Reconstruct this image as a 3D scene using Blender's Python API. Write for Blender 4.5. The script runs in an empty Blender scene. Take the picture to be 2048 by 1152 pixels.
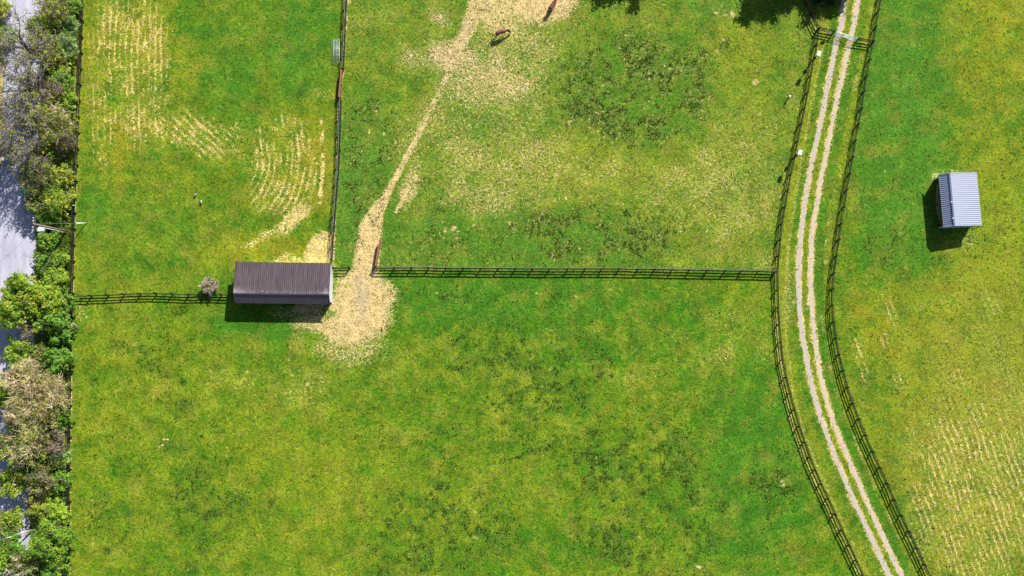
import bpy, math, random
import numpy as np
from mathutils import Vector, Matrix

# ------------------------------------------------------------------ camera, sky, sun, exposure
sc = bpy.context.scene
F_PX, TILT = 1700.0, math.radians(6.0)
CAM_H = F_PX * 0.075 * math.cos(TILT)
CAM = Vector((0.0, -CAM_H * math.tan(TILT), CAM_H))
cam_data = bpy.data.cameras.new("camera")
cam_data.sensor_width = 36.0
cam_data.lens = 36.0 * F_PX / 2048.0
cam_data.clip_start = 0.5
cam_data.clip_end = 6000.0
cam = bpy.data.objects.new("camera", cam_data)
cam.location = CAM
cam.rotation_euler = (TILT, 0, 0)
sc.collection.objects.link(cam)
sc.camera = cam

SHX, SHY = -0.653, -1.05                      # where the shadow of a 1 m stick ends
SUN_EL = math.atan(1.0 / math.hypot(SHX, SHY))
SUN_AZ = math.atan2(-SHX, -SHY)
world = bpy.data.worlds.new("World")
sc.world = world
world.use_nodes = True
wn = world.node_tree
bg = wn.nodes["Background"]
sky = wn.nodes.new("ShaderNodeTexSky")
sky.sky_type = 'NISHITA'
sky.sun_disc = False
sky.sun_elevation = SUN_EL
sky.sun_rotation = SUN_AZ
wn.links.new(sky.outputs[0], bg.inputs[0])
bg.inputs[1].default_value = 0.06
sun_data = bpy.data.lights.new("sun", 'SUN')
sun_data.energy = 4.7
sun_data.angle = math.radians(0.5)
sun_data.color = (1.0, 0.955, 0.88)
sun = bpy.data.objects.new("sun", sun_data)
sun.rotation_euler = Vector((-SHX, -SHY, 1.0)).to_track_quat('Z', 'Y').to_euler()
sun.location = (60, 90, 90)
sc.collection.objects.link(sun)
sc.view_settings.view_transform = 'Standard'
sc.view_settings.look = 'None'
sc.view_settings.exposure = 0.92
sc.view_settings.gamma = 1.0

# ------------------------------------------------------------------ helpers
C = sc.collection
rng = np.random.default_rng(7)
random.seed(7)
ct, st = math.cos(TILT), math.sin(TILT)

def P(px, py, z=0.0):
    """world point at height z seen at photo pixel (2048 x 1152)"""
    u, v = (px - 1024.0) / F_PX, (576.0 - py) / F_PX
    d = Vector((u, v * ct + st, v * st - ct))
    t = (z - CAM.z) / d.z
    return CAM + d * t

def to_px(x, y, z=0.0):
    dx, dy, dz = x - CAM.x, y - CAM.y, z - CAM.z
    vy = dy * ct + dz * st
    vz = -dy * st + dz * ct
    return 1024.0 + F_PX * dx / -vz, 576.0 - F_PX * vy / -vz

class Nt:
    def __init__(self, name, rough=0.8, spec=0.3):
        self.m = bpy.data.materials.new(name)
        self.m.use_nodes = True
        self.t = self.m.node_tree
        self.b = self.t.nodes["Principled BSDF"]
        self.b.inputs["Roughness"].default_value = rough
        self.b.inputs["Specular IOR Level"].default_value = spec
        self.co = None
    def n(self, kind, **kw):
        nd = self.t.nodes.new(kind)
        for k, v in kw.items():
            setattr(nd, k, v)
        return nd
    def put(self, sock, v):
        if isinstance(v, bpy.types.NodeSocket):
            self.t.links.new(v, sock)
        elif v is not None:
            if sock.type == 'RGBA' and not isinstance(v, (int, float)) and len(v) == 3:
                v = (*v, 1.0)
            sock.default_value = v
    def obj(self):
        if self.co is None:
            self.co = self.n("ShaderNodeTexCoord").outputs["Object"]
        return self.co
    def mapped(self, scale=(1, 1, 1), rot=(0, 0, 0)):
        mp = self.n("ShaderNodeMapping")
        mp.inputs["Scale"].default_value = scale
        mp.inputs["Rotation"].default_value = rot
        self.t.links.new(self.obj(), mp.inputs[0])
        return mp.outputs[0]
    def noise(self, scale, detail=2.0, vec=None, rough=0.5, dist=0.0, color=False):
        nd = self.n("ShaderNodeTexNoise")
        nd.inputs["Scale"].default_value = scale
        nd.inputs["Detail"].default_value = detail
        nd.inputs["Roughness"].default_value = rough
        nd.inputs["Distortion"].default_value = dist
        self.t.links.new(vec if vec is not None else self.obj(), nd.inputs["Vector"])
        return nd.outputs["Color" if color else "Fac"]
    def math(self, op, a, b=0.0, clamp=False):
        nd = self.n("ShaderNodeMath", operation=op, use_clamp=clamp)
        self.put(nd.inputs[0], a)
        self.put(nd.inputs[1], b)
        return nd.outputs[0]
    def ramp(self, v, lo, hi, a=0.0, b=1.0):
        nd = self.n("ShaderNodeMapRange", interpolation_type='SMOOTHSTEP')
        self.put(nd.inputs["Value"], v)
        for k, x in (("From Min", lo), ("From Max", hi), ("To Min", a), ("To Max", b)):
            self.put(nd.inputs[k], x)
        return nd.outputs[0]
    def mix(self, f, a, b, mode='MIX'):
        nd = self.n("ShaderNodeMix", data_type='RGBA', blend_type=mode)
        self.put(nd.inputs[0], f)
        self.put(nd.inputs[6], a)
        self.put(nd.inputs[7], b)
        return nd.outputs[2]
    def scale_col(self, col, f):
        nd = self.n("ShaderNodeVectorMath", operation='SCALE')
        self.put(nd.inputs[0], col)
        self.put(nd.inputs["Scale"], f)
        return nd.outputs[0]
    def attr(self, name):
        return self.n("ShaderNodeAttribute", attribute_name=name)
    def sep(self, col):
        s = self.n("ShaderNodeSeparateColor")
        self.t.links.new(col, s.inputs[0])
        return s.outputs
    def bump(self, h, strength=0.5, dist=0.1):
        nd = self.n("ShaderNodeBump")
        nd.inputs["Strength"].default_value = strength
        nd.inputs["Distance"].default_value = dist
        self.t.links.new(h, nd.inputs["Height"])
        self.t.links.new(nd.outputs[0], self.b.inputs["Normal"])
    def base(self, c):
        self.put(self.b.inputs["Base Color"], c)
        return self

def simple(name, col, rough=0.7, spec=0.3, var=0.25, scale=3.0, stretch=(1, 1, 1), metal=0.0, alt=None):
    m = Nt(name, rough, spec)
    m.b.inputs["Metallic"].default_value = metal
    f = m.noise(scale, 4, m.mapped(stretch), 0.6)
    a = tuple(c * (1 - var) for c in col)
    b = tuple(min(1, c * (1 + var)) for c in (alt or col))
    m.base(m.mix(m.ramp(f, 0.3, 0.7), a, b))
    return m.m

class MB:
    def __init__(self):
        self.v, self.f, self.s = [], [], []
    def box(self, c, size, M=None, taper=1.0):
        sx, sy, sz = size[0] / 2, size[1] / 2, size[2] / 2
        i = len(self.v)
        for z, k in ((-sz, 1.0), (sz, taper)):
            for x, y in ((-sx, -sy), (sx, -sy), (sx, sy), (-sx, sy)):
                p = Vector((x * k, y * k, z))
                if M is not None:
                    p = M @ p
                self.v.append(tuple(p + Vector(c)))
        for q in ((3, 2, 1, 0), (4, 5, 6, 7), (0, 1, 5, 4), (1, 2, 6, 5), (2, 3, 7, 6), (3, 0, 4, 7)):
            self.f.append(tuple(i + k for k in q))
        return self
    def bar(self, a, b, w, h, roll_up=(0, 0, 1)):
        """box from a to b, w across, h along 'up'"""
        a, b = Vector(a), Vector(b)
        d = b - a
        L = d.length
        x = d.normalized()
        y = Vector(roll_up).cross(x)
        if y.length < 1e-4:
            y = Vector((0, 1, 0)).cross(x)
        y.normalize()
        z = x.cross(y)
        M = Matrix((x, y, z)).transposed()
        return self.box((a + b) / 2, (L, w, h), M)
    def tube(self, pts, radii, n=6, cap=True):
        pts = [Vector(p) for p in pts]
        i0 = len(self.v)
        for k, p in enumerate(pts):
            d = (pts[min(k + 1, len(pts) - 1)] - pts[max(k - 1, 0)])
            d = d.normalized() if d.length > 1e-9 else Vector((0, 0, 1))
            up = Vector((0, 0, 1)) if abs(d.z) < 0.9 else Vector((1, 0, 0))
            a = d.cross(up).normalized()
            b = d.cross(a)
            r = radii[k] if hasattr(radii, '__len__') else radii
            for j in range(n):
                t = 2 * math.pi * j / n
                self.v.append(tuple(p + a * (r * math.cos(t)) + b * (r * math.sin(t))))
        for k in range(len(pts) - 1):
            for j in range(n):
                a0 = i0 + k * n + j
                a1 = i0 + k * n + (j + 1) % n
                self.f.append((a0, a1, a1 + n, a0 + n))
        if cap:
            self.f.append(tuple(i0 + j for j in range(n))[::-1])
            self.f.append(tuple(i0 + (len(pts) - 1) * n + j for j in range(n)))
        return self
    def build(self, name, mat, parent=None, smooth=False):
        me = bpy.data.meshes.new(name)
        me.from_pydata(self.v, [], self.f)
        if smooth:
            me.polygons.foreach_set("use_smooth", [True] * len(me.polygons))
        me.materials.append(mat)
        me.update()
        o = bpy.data.objects.new(name, me)
        C.objects.link(o)
        if parent is not None:
            o.parent = parent
        return o

def thing(name, label, cat, loc=(0, 0, 0), rz=0.0, group=None):
    o = bpy.data.objects.new(name, None)
    o.empty_display_size = 0.3
    o.location = loc
    o.rotation_euler = (0, 0, rz)
    C.objects.link(o)
    o["label"] = label
    o["category"] = cat
    if cat == "horse":
        o.scale = (1.08, 1.08, 1.08)
    if group:
        o["group"] = group
    return o

def spline(pts, step):
    """Catmull-Rom through 2-D points, resampled about every 'step'"""
    p = np.array(pts, float)
    q = np.vstack([2 * p[0] - p[1], p, 2 * p[-1] - p[-2]])
    out = []
    for i in range(1, len(q) - 2):
        L = np.linalg.norm(q[i + 1] - q[i])
        n = max(2, int(L / step) * 3)
        for t in np.linspace(0, 1, n, endpoint=False):
            a, b, c, d = q[i - 1], q[i], q[i + 1], q[i + 2]
            out.append(0.5 * ((2 * b) + (c - a) * t + (2 * a - 5 * b + 4 * c - d) * t * t + (3 * b - a - 3 * c + d) * t ** 3))
    out.append(p[-1])
    out = np.array(out)
    s = np.concatenate([[0], np.cumsum(np.linalg.norm(np.diff(out, axis=0), axis=1))])
    n = max(2, int(round(s[-1] / step)) + 1)
    t = np.linspace(0, s[-1], n)
    return np.stack([np.interp(t, s, out[:, k]) for k in range(p.shape[1])], 1)

# value noise in numpy
TAB = np.random.default_rng(11).random((256, 256))
def vn(x, y, s, o=0):
    x = x / s + 37.3 * o + 500
    y = y / s + 91.7 * o + 500
    xi, yi = np.floor(x).astype(int), np.floor(y).astype(int)
    fx, fy = x - xi, y - yi
    fx, fy = fx * fx * (3 - 2 * fx), fy * fy * (3 - 2 * fy)
    g = lambda a, b: TAB[a & 255, b & 255]
    return (g(xi, yi) * (1 - fx) + g(xi + 1, yi) * fx) * (1 - fy) + (g(xi, yi + 1) * (1 - fx) + g(xi + 1, yi + 1) * fx) * fy
def fbm(x, y, s, o=0, n=3):
    a, t, w = 0, 0, 1.0
    for k in range(n):
        a = a + w * vn(x, y, s / 2 ** k, o + 7 * k)
        t += w
        w *= 0.55
    return a / t
def ss(v, a, b):
    t = np.clip((v - a) / (b - a), 0, 1)
    return t * t * (3 - 2 * t)

# ------------------------------------------------------------------ layout lines (photo pixels, on the ground)
RUT_L = [(1690, -60), (1688, 0), (1683, 50), (1672, 82), (1663, 137), (1653, 180), (1643, 237), (1632, 285), (1621, 338), (1611, 393),
         (1605, 438), (1600, 488), (1597, 570), (1600, 630), (1608, 690), (1620, 755), (1638, 825), (1665, 900), (1700, 985), (1740, 1070), (1775, 1145), (1800, 1200)]
RUT_R = [(1718, -60), (1715, 0), (1708, 50), (1698, 87), (1686, 150), (1676, 187), (1666, 237), (1656, 290), (1643, 350), (1635, 400),
         (1628, 438), (1623, 488), (1621, 570), (1625, 630), (1632, 700), (1645, 770), (1665, 840), (1693, 908), (1730, 995), (1766, 1075), (1802, 1150), (1826, 1200)]
ROAD_R = [(92, -140), (88, 0), (84, 150), (78, 300), (73, 450), (71, 560), (70, 700), (66, 850), (62, 1000), (60, 1150), (58, 1300)]
ROAD_L = [(16, -140), (12, 0), (8, 150), (2, 300), (-3, 450), (-6, 560), (-8, 700), (-14, 850), (-18, 1000), (-20, 1150), (-22, 1300)]

def dist_poly(X, Y, pts, widths=None):
    """distance (and local width) to a polyline"""
    best = np.full(X.shape, 1e9)
    wb = np.zeros(X.shape)
    sb = np.zeros(X.shape)
    for i in range(len(pts) - 1):
        (ax, ay), (bx, by) = pts[i][:2], pts[i + 1][:2]
        dx, dy = bx - ax, by - ay
        L2 = dx * dx + dy * dy + 1e-9
        t = np.clip(((X - ax) * dx + (Y - ay) * dy) / L2, 0, 1)
        qx, qy = X - (ax + t * dx), Y - (ay + t * dy)
        d = np.hypot(qx, qy)
        m = d < best
        best = np.where(m, d, best)
        sb = np.where(m, np.sign(dx * qy - dy * qx), sb)
        if widths is not None:
            wb = np.where(m, widths[i] * (1 - t) + widths[i + 1] * t, wb)
    return best, wb, sb

def blob(X, Y, cx, cy, rx, ry, rot=0, soft=0.5):
    c, s = math.cos(math.radians(rot)), math.sin(math.radians(rot))
    u = ((X - cx) * c + (Y - cy) * s) / rx
    v = (-(X - cx) * s + (Y - cy) * c) / ry
    return 1 - ss(np.hypot(u, v), 1 - soft, 1 + soft)

# ------------------------------------------------------------------ ground sheet with painted ground cover fields
def axis(lo, hi, step, far):
    core = np.arange(lo, hi + step, step)
    out, g, x = [], step, core[-1]
    while x < far:
        g *= 1.35
        x += g
        out.append(x)
    out2, g, x = [], step, core[0]
    while x > -far:
        g *= 1.35
        x -= g
        out2.append(x)
    return np.concatenate([np.array(out2[::-1]), core, np.array(out)])
gx = axis(-84.0, 84.0, 0.2, 2500)
gy = axis(-48.0, 50.0, 0.2, 2500)
GX, GY = np.meshgrid(gx, gy)
nx_, ny_ = len(gx), len(gy)
PX, PY = to_px(GX, GY, 0.0)
far_m = (np.abs(GX) > 110) | (np.abs(GY) > 75)
PX = np.where(far_m, GX / 0.075 + 1024, PX)
PY = np.where(far_m, 576 - GY / 0.075, PY)
WX = PX + (fbm(PX, PY, 40, 1) - .5) * 22 + (fbm(PX, PY, 9, 3) - .5) * 7     # ragged coordinates
WY = PY + (fbm(PX, PY, 40, 2) - .5) * 22 + (fbm(PX, PY, 9, 4) - .5) * 7
B = lambda *a, **k: blob(WX, WY, *a, **k)
n_lo, n_md, n_hi = fbm(PX, PY, 150, 5), fbm(PX, PY, 45, 6), fbm(PX, PY, 14, 8)
n_xx = fbm(PX, PY, 70, 31)

FENCE_A = [(160, -60), (157, 0), (154, 60), (151, 120), (148, 180), (147, 250), (144, 380), (141, 450), (139, 530), (138, 600), (135, 700), (134, 850), (132, 1000), (132, 1200)]
fa_x = np.interp(PY, [p[1] for p in FENCE_A], [p[0] for p in FENCE_A])
mid_x = np.interp(PY, [-60, 0, 75, 137, 197, 525, 560], [692, 689, 684, 681, 673, 661, 660])
e_y = 541.0
drl_x = np.interp(PY, [-60, 0, 30, 57, 110, 200, 290, 348, 413, 479, 542, 620, 700, 790, 870, 950, 1040, 1100, 1152, 1200],
                  [1590, 1611, 1621, 1635, 1620, 1603, 1586, 1577, 1566, 1557, 1551, 1547, 1553, 1566, 1587, 1620, 1661, 1692, 1716, 1740])
drr_x = np.interp(PY, [-60, 0, 75, 170, 288, 345, 411, 478, 546, 620, 680, 740, 800, 870, 950, 1010, 1080, 1152, 1200],
                  [1768, 1760, 1744, 1723, 1704, 1694, 1677, 1667, 1661, 1659, 1661, 1674, 1691, 1720, 1752, 1780, 1815, 1848, 1872])
west = (PX > fa_x) & (PX < mid_x) & (PY < 588)
midp = (PX >= mid_x) & (PX < drl_x) & (PY < 541)
south = (PX > fa_x) & (PX < drl_x) & ~west & ~midp
drive = (PX >= drl_x) & (PX < drr_x)
east = PX >= drr_x
hedge = PX <= fa_x
f = lambda m: m.astype(float)

chip = np.zeros(PX.shape)      # straw / bare soil cover
tone = np.zeros(PX.shape)      # 0 golden straw .. 1 pinkish bare soil
dark = np.zeros(PX.shape)      # dark coarse weeds
yel = 0.45 + (n_lo - .5) * .9 + (n_md - .5) * .5
lush = np.zeros(PX.shape)
speck = np.full(PX.shape, 0.05)
def mx(a, b): return np.maximum(a, b)

south0 = south & (blob(PX, PY, 700, 620, 170, 130) > 0)
# --- west paddock
yel_w = 0.42 + (n_md - .5) * 1.0 + (n_lo - .5) * .5 + .25 * B(300, 180, 150, 150) + .25 * B(590, 330, 80, 120) - .4 * B(600, 60, 70, 130) - .3 * B(420, 120, 90, 110) - .2 * B(200, 450, 110, 90) + .35 * B(520, 510, 120, 25) + .35 * ss(-(PX - fa_x), -30, -5)
rowx = PX + (fbm(PX, PY, 90, 12) - .5) * 16 + (fbm(PX, PY, 20, 14) - .5) * 5
stripes = ss(np.sin(rowx * 2 * np.pi / 11.5 + .8 * np.sin(PY / 60)) * .5 + .5, .62, 1.0)
brk = ss(fbm(PX, PY * .45, 18, 15), .36, .62)
reg1 = mx(blob(WX, WY, 268, 120, 86, 215, rot=-6, soft=.4), .85 * blob(WX, WY, 212, 180, 42, 185, soft=.3))
c1 = reg1 * (0.32 + 0.36 * stripes * (.35 + .65 * brk) + .55 * (n_hi - .45)) * (0.65 + .7 * n_md)
c1 = mx(c1, .55 * reg1 * ss(stripes, .85, 1.0) * ss(fbm(PX, PY * .3, 30, 61), .5, .62))
c1 = mx(c1, .55 * stripes * brk * blob(PX, PY, 195, 200, 30, 160, soft=.3))
dg = ss(np.sin((PY + (PX - 300) * -.9 + (fbm(PX, PY, 30, 19) - .5) * 14) * 2 * np.pi / 17) * .5 + .5, .3, 1)
c1 = mx(c1, B(395, 268, 105, 50, 15) * (.22 + .28 * dg + .6 * (n_hi - .44)) * (.6 + .8 * n_md))
cxr, cyr = 470, 330                                    # mower arcs round the south-east corner
rr = np.hypot(PX - 415, np.maximum(PY - 320, 0)) - .10 * np.minimum(PY - 320, 0) + (fbm(PX, PY, 24, 17) - .5) * 7
arcs = ss(np.sin(rr * 2 * np.pi / 12.0) * .5 + .5, .55, 1.0)
reg2 = mx(blob(WX, WY, 568, 335, 78, 112, rot=4, soft=.3), .75 * blob(WX, WY, 490, 280, 60, 50, rot=20, soft=.4))
c2 = reg2 * (0.30 + .38 * arcs * ss(fbm(PX, PY, 22, 18), .28, .6) + .45 * (n_hi - .42))
c2 = mx(c2, .75 * blob(WX, WY, 535, 345, 16, 62, rot=4, soft=.6) * arcs)
d, w, _ = dist_poly(PX, PY, [(643, 240), (646, 330), (640, 405)])
c2 = mx(c2, .8 * (1 - ss(d, 2, 6)) * ss(n_hi, .35, .6))
c2 = mx(c2, B(585, 440, 55, 17, -38, soft=.7) * .72)
c2 = mx(c2, B(525, 475, 45, 9, -25, soft=.5) * .55)
c2 = mx(c2, B(480, 415, 50, 40, 0, soft=.6) * .18)
c2 = mx(c2, B(640, 505, 34, 42, 35, soft=.3) * .92)
c2 = mx(c2, B(590, 520, 60, 10, 0, soft=.5) * .55)
c2 = mx(c2, B(640, 190, 26, 8, 20, soft=.8) * .45)
cw = mx(c1, c2)
cw = mx(cw, .35 * B(345, 520, 60, 40) * n_md)
lush_w = .5 * B(610, 70, 70, 120) + .35 * B(200, 420, 90, 70) + .5 * B(500, 130, 110, 120) + .3 * B(300, 440, 110, 60)
chip = np.where(west, cw * .92, chip)
yel = np.where(west, yel_w, yel)
lush = np.where(west, lush_w, lush)
speck = np.where(west, .10, speck)

# --- middle paddock
ym = .36 + (n_md - .5) * .8 + .35 * B(1480, 180, 60, 130) + .3 * B(1200, 330, 300, 60) + .2 * B(1400, 450, 150, 70) - .5 * B(730, 380, 60, 180) - .35 * B(1050, 480, 260, 55) - .3 * B(1290, 170, 130, 110)
cm = .28 + .16 * (n_lo - .5) + .26 * (n_md - .5)
cm = cm + .10 * B(980, 250, 170, 170) + .04 * B(1400, 330, 160, 120) + .12 * B(1030, 120, 90, 90) + .03 * B(1250, 360, 200, 60)
cm = cm * (1 - .8 * B(725, 400, 55, 190, soft=.35)) * (1 - .6 * B(1060, 490, 260, 50, soft=.5)) * (1 - .55 * B(1290, 170, 150, 120, soft=.5)) * (1 - .5 * B(1500, 100, 80, 90))
cm = cm * (1 - .55 * B(760, 170, 90, 60))
cm = mx(cm, .66 * B(905, 115, 66, 38, 10, soft=.9))
cm = mx(cm, .50 * B(825, 115, 55, 32, 20, soft=.9) * (.6 + .6 * n_hi))
cm = mx(cm, .50 * B(945, 165, 80, 80, 0, soft=.9))
cm = mx(cm, .50 * B(880, 38, 42, 18, 25, soft=1.0))
cm = mx(cm, .86 * B(1090, 4, 74, 46, -12, soft=.6))
cm = mx(cm, .66 * B(1000, 10, 60, 58, 0, soft=.7))
cm = mx(cm, .55 * B(1010, 55, 60, 22, 10, soft=.7))
cm = mx(cm, .50 * B(820, 380, 26, 60, 25, soft=.6))
PATH = [(968, -40), (955, 10), (938, 55), (910, 105), (893, 160), (862, 215), (832, 275), (812, 315), (788, 360), (768, 395), (752, 425), (742, 455), (736, 490), (732, 530), (728, 570), (724, 610)]
PW = [30, 20, 14, 10, 6, 5, 5, 5, 6, 8, 14, 20, 23, 22, 26, 50]
d, w, _ = dist_poly(WX * .35 + PX * .65, WY * .35 + PY * .65, PATH, PW)
path = 1 - ss(d, w * .55, w * 1.55 + 3)
path_c = path * np.interp(PY, [0, 200, 260, 400, 460, 1200], [.66, .56, .66, .82, 1.0, 1.05])
d2, _, _ = dist_poly(WX * .5 + PX * .5, WY * .5 + PY * .5, [(822, 372), (806, 395), (790, 425)])
cm = mx(cm, .75 * (1 - ss(d2, 2, 7)))
path_c = path_c * (.80 + .42 * n_hi)
cm = mx(cm, path_c)
cm = np.where(PX > mid_x, cm, 0)
cm = mx(cm, .6 * (1 - ss(np.abs(PX - mid_x - 5), 2, 6)) * ss(n_hi, .3, .6))
for (bx, by, br, s) in [(1517, 163, 8, 1.1), (1511, 140, 4, .9), (1467, 25, 8, 1.1), (1434, 25, 5, 1.0), (1450, 29, 8, .7), (1289, 108, 4, .9), (1326, 131, 5, .8), (1306, 104, 3, .8),
                        (1203, 195, 5, .8), (1110, 405, 6, 1), (1133, 398, 6, .9), (1098, 422, 5, .9), (890, 462, 7, .9), (908, 462, 7, .9), (918, 468, 6, .8), (950, 458, 6, .8), (768, 266, 6, .9), (740, 262, 5, .8),
                        (1163, 120, 8, .6), (1205, 210, 8, .6), (1208, 226, 6, .8), (1175, 257, 7, .7), (1195, 265, 8, .6), (1430, 100, 10, .6), (1400, 140, 9, .6), (1280, 488, 8, .8), (1240, 498, 12, .5), (1320, 470, 6, .8), (1315, 488, 6, .7), (1082, 445, 6, .6), (725, 222, 8, .8), (735, 240, 7, .7), (700, 490, 6, .8), (695, 498, 5, .8)]:
    cm = mx(cm, s * .78 * B(bx, by, br * .8, br * .65, soft=.7))
dk = .95 * B(1270, 180, 160, 110, soft=.4) * ss(n_hi * .6 + n_md * .4, .38, .58)
dk = mx(dk, .95 * B(1180, 470, 180, 55, soft=.4) * ss(n_hi * .6 + n_md * .4, .42, .60))
dk = mx(dk, .6 * B(730, 340, 55, 190, soft=.4) * ss(n_hi * .6 + n_md * .4, .45, .62))
dk = mx(dk, .5 * B(900, 490, 150, 45, soft=.4) * ss(n_hi * .6 + n_md * .4, .48, .62))
for (bx, by, rx, ry, s) in [(1215, 238, 24, 26, .85), (1196, 455, 12, 8, 1), (1275, 495, 20, 12, .9), (1325, 480, 12, 13, .95), (1240, 492, 14, 10, .9), (1280, 480, 8, 7, 1), (1275, 85, 14, 9, .7), (1405, 100, 12, 10, .9), (1450, 95, 12, 14, .8), (1365, 210, 14, 12, .8), (1185, 150, 20, 20, .5), (1180, 180, 18, 14, .6), (765, 318, 14, 10, .7), (715, 300, 20, 16, .6), (745, 230, 12, 10, .6), (885, 425, 12, 9, .6), (1025, 452, 12, 9, .8), (1390, 132, 22, 10, .7), (1330, 150, 18, 16, .5)]:
    dk = mx(dk, s * B(bx, by, rx, ry, soft=.5))
chip = np.where(midp, cm * (1 - .7 * dk * (cm < .7)), chip)
dark = np.where(midp, dk, dark)
yel = np.where(midp, ym, yel)
lush = np.where(midp, mx(mx(.9 * B(725, 380, 55, 190, soft=.3), .75 * B(1000, 490, 300, 60, soft=.4)), mx(.8 * B(1440, 12, 60, 26), .35 * B(1280, 170, 180, 110))), lush)
speck = np.where(midp, .16, speck)
tone = np.where(midp, .45 * B(880, 38, 50, 30) + .4 * B(905, 115, 90, 60) + .5 + .3 * (n_md - .5), tone)
tone = np.where(midp & (PY > 380) & (path > .2), .5, tone)
tone = np.where(south0, .5, tone)

# --- south paddock
ys = .37 + (n_md - .5) * .75 + (n_lo - .5) * .6 + .2 * B(350, 900, 260, 260) - .35 * B(900, 600, 260, 60) - .25 * B(1250, 650, 250, 90) - .3 * B(1520, 950, 90, 200) + .15 * B(650, 1000, 250, 150) + .2 * B(1480, 650, 60, 100) - .35 * B(560, 640, 130, 30)
cs = .07 + .16 * ss(n_md, .45, .75) + .12 * (n_lo - .4)
cs = cs + .10 * B(600, 740, 200, 90) + .08 * B(1300, 680, 240, 110) + .08 * B(1480, 660, 60, 90)
fan = mx(B(722, 610, 62, 72, 0, soft=.55) * .98, B(762, 586, 42, 28, 20, soft=.75) * .80) * (.82 + .36 * n_hi)
fan = mx(fan, B(690, 655, 70, 36, 10, soft=.5) * .78)
fan = mx(fan, B(640, 645, 55, 26, 5, soft=.6) * .62)
fan = mx(fan, B(700, 700, 95, 38, 0, soft=.7) * .48)
fan = mx(fan, B(620, 615, 40, 16, 0, soft=.5) * .72)
fan = mx(fan, B(570, 625, 40, 14, 0, soft=.5) * .42)
d, _, _ = dist_poly(WX * .3 + PX * .7, WY * .3 + PY * .7, [(728, 560), (700, 585), (668, 612), (655, 625)])
fan = mx(fan, .95 * (1 - ss(d, 6, 16)))
fan = fan * (1 - .5 * B(658, 630, 16, 14, soft=.5)) * (1 - .35 * B(688, 588, 10, 26, 35, soft=.5))
cs = mx(cs, fan)
cs = mx(cs, path_c * (PY < 640))
cs = mx(cs, .58 * (1 - ss(np.abs(PX - fa_x - 6), 1, 9)) * ss(n_hi, .2, .6) * ss(PY, 590, 620))
cs = mx(cs, .38 * B(160, 625, 30, 24, soft=.8))
ds = np.zeros(PX.shape)
hm = ss(n_hi * .65 + n_xx * .35, .46, .62)
for (bx, by, rx, ry, s) in [(300, 720, 100, 100, .55), (420, 1000, 110, 110, .6), (220, 950, 80, 170, .45), (880, 1050, 150, 110, .8), (1080, 760, 150, 130, .75), (1290, 1010, 150, 160, .85), (1540, 960, 60, 60, .8), (960, 700, 90, 60, .55), (1200, 890, 80, 70, .8), (1000, 590, 220, 20, .55), (1450, 790, 80, 60, .3), (820, 880, 120, 60, .4), (700, 860, 80, 60, .35), (1560, 1060, 60, 80, .45), (380, 860, 60, 70, .5)]:
    ds = mx(ds, s * B(bx, by, rx, ry, soft=.5) * hm)
for (bx, by, rx, ry, s) in [(240, 690, 16, 14, .7), (290, 700, 24, 20, .65), (300, 735, 30, 14, .8), (260, 705, 10, 6, .7), (320, 670, 20, 12, .55), (190, 760, 12, 11, .85), (330, 745, 22, 10, .7), (356, 765, 12, 10, .8), (370, 810, 20, 14, .8), (318, 802, 10, 9, .7), (340, 805, 10, 10, .7), (350, 832, 10, 7, .7), (258, 826, 9, 9, .5), (330, 895, 16, 20, .6), (230, 918, 26, 10, .6), (395, 962, 26, 24, .7), (478, 1010, 32, 30, .75), (258, 1024, 9, 10, .9), (370, 1060, 12, 10, .8), (400, 1102, 16, 10, .9), (385, 1130, 14, 10, .9), (400, 1080, 18, 12, .7), (430, 1030, 14, 12, .7), (215, 1106, 8, 9, .9), (385, 1010, 14, 10, .7), (545, 1008, 8, 14, .7), (603, 1030, 6, 9, .7), (780, 1080, 18, 14, .8), (755, 1095, 16, 12, .6), (845, 1007, 20, 14, .8), (870, 1010, 20, 12, .8), (840, 1058, 14, 10, .8), (835, 1090, 14, 10, .75), (862, 1110, 12, 16, .85), (905, 1095, 10, 8, .8), (770, 1145, 14, 10, .9), (738, 1040, 6, 6, .8), (818, 1040, 7, 6, .8), (930, 1040, 14, 16, .8), (960, 1062, 18, 14, .8), (1005, 1070, 16, 16, .6), (954, 651, 10, 8, .8), (925, 740, 18, 8, .85), (905, 812, 10, 8, .7), (915, 850, 10, 8, .8), (855, 785, 8, 7, .7), (740, 815, 8, 8, .7), (755, 710, 12, 10, .7), (1075, 735, 16, 20, .8), (1110, 748, 14, 8, .9), (1100, 780, 26, 14, .8), (1140, 775, 14, 10, .85), (1030, 760, 10, 14, .9), (1160, 800, 20, 12, .75), (1185, 865, 20, 12, .95), (1210, 920, 24, 14, .9), (1245, 905, 12, 14, .9), (1260, 955, 18, 16, .85), (1190, 972, 8, 8, .95), (1150, 1037, 10, 8, .9), (1255, 1018, 10, 8, .9), (1285, 985, 14, 12, .8), (1380, 992, 22, 14, .9), (1330, 1015, 18, 12, .85), (1450, 1010, 12, 14, .8), (1520, 965, 20, 22, .95), (1545, 985, 30, 20, .8), (1240, 1100, 14, 22, .8), (1290, 1110, 14, 18, .8), (1420, 1085, 16, 22, .75), (626, 953, 8, 4, 1.), (912, 850, 10, 9, .8), (360, 620, 20, 16, .75), (1187, 637, 10, 8, .6), (1225, 750, 10, 10, .5), (985, 720, 20, 14, .7), (1010, 775, 12, 16, .8), (1010, 845, 16, 10, .7)]:
    ds = mx(ds, s * B(bx, by, rx, ry, soft=.6) * (.55 + .6 * n_hi))
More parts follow.
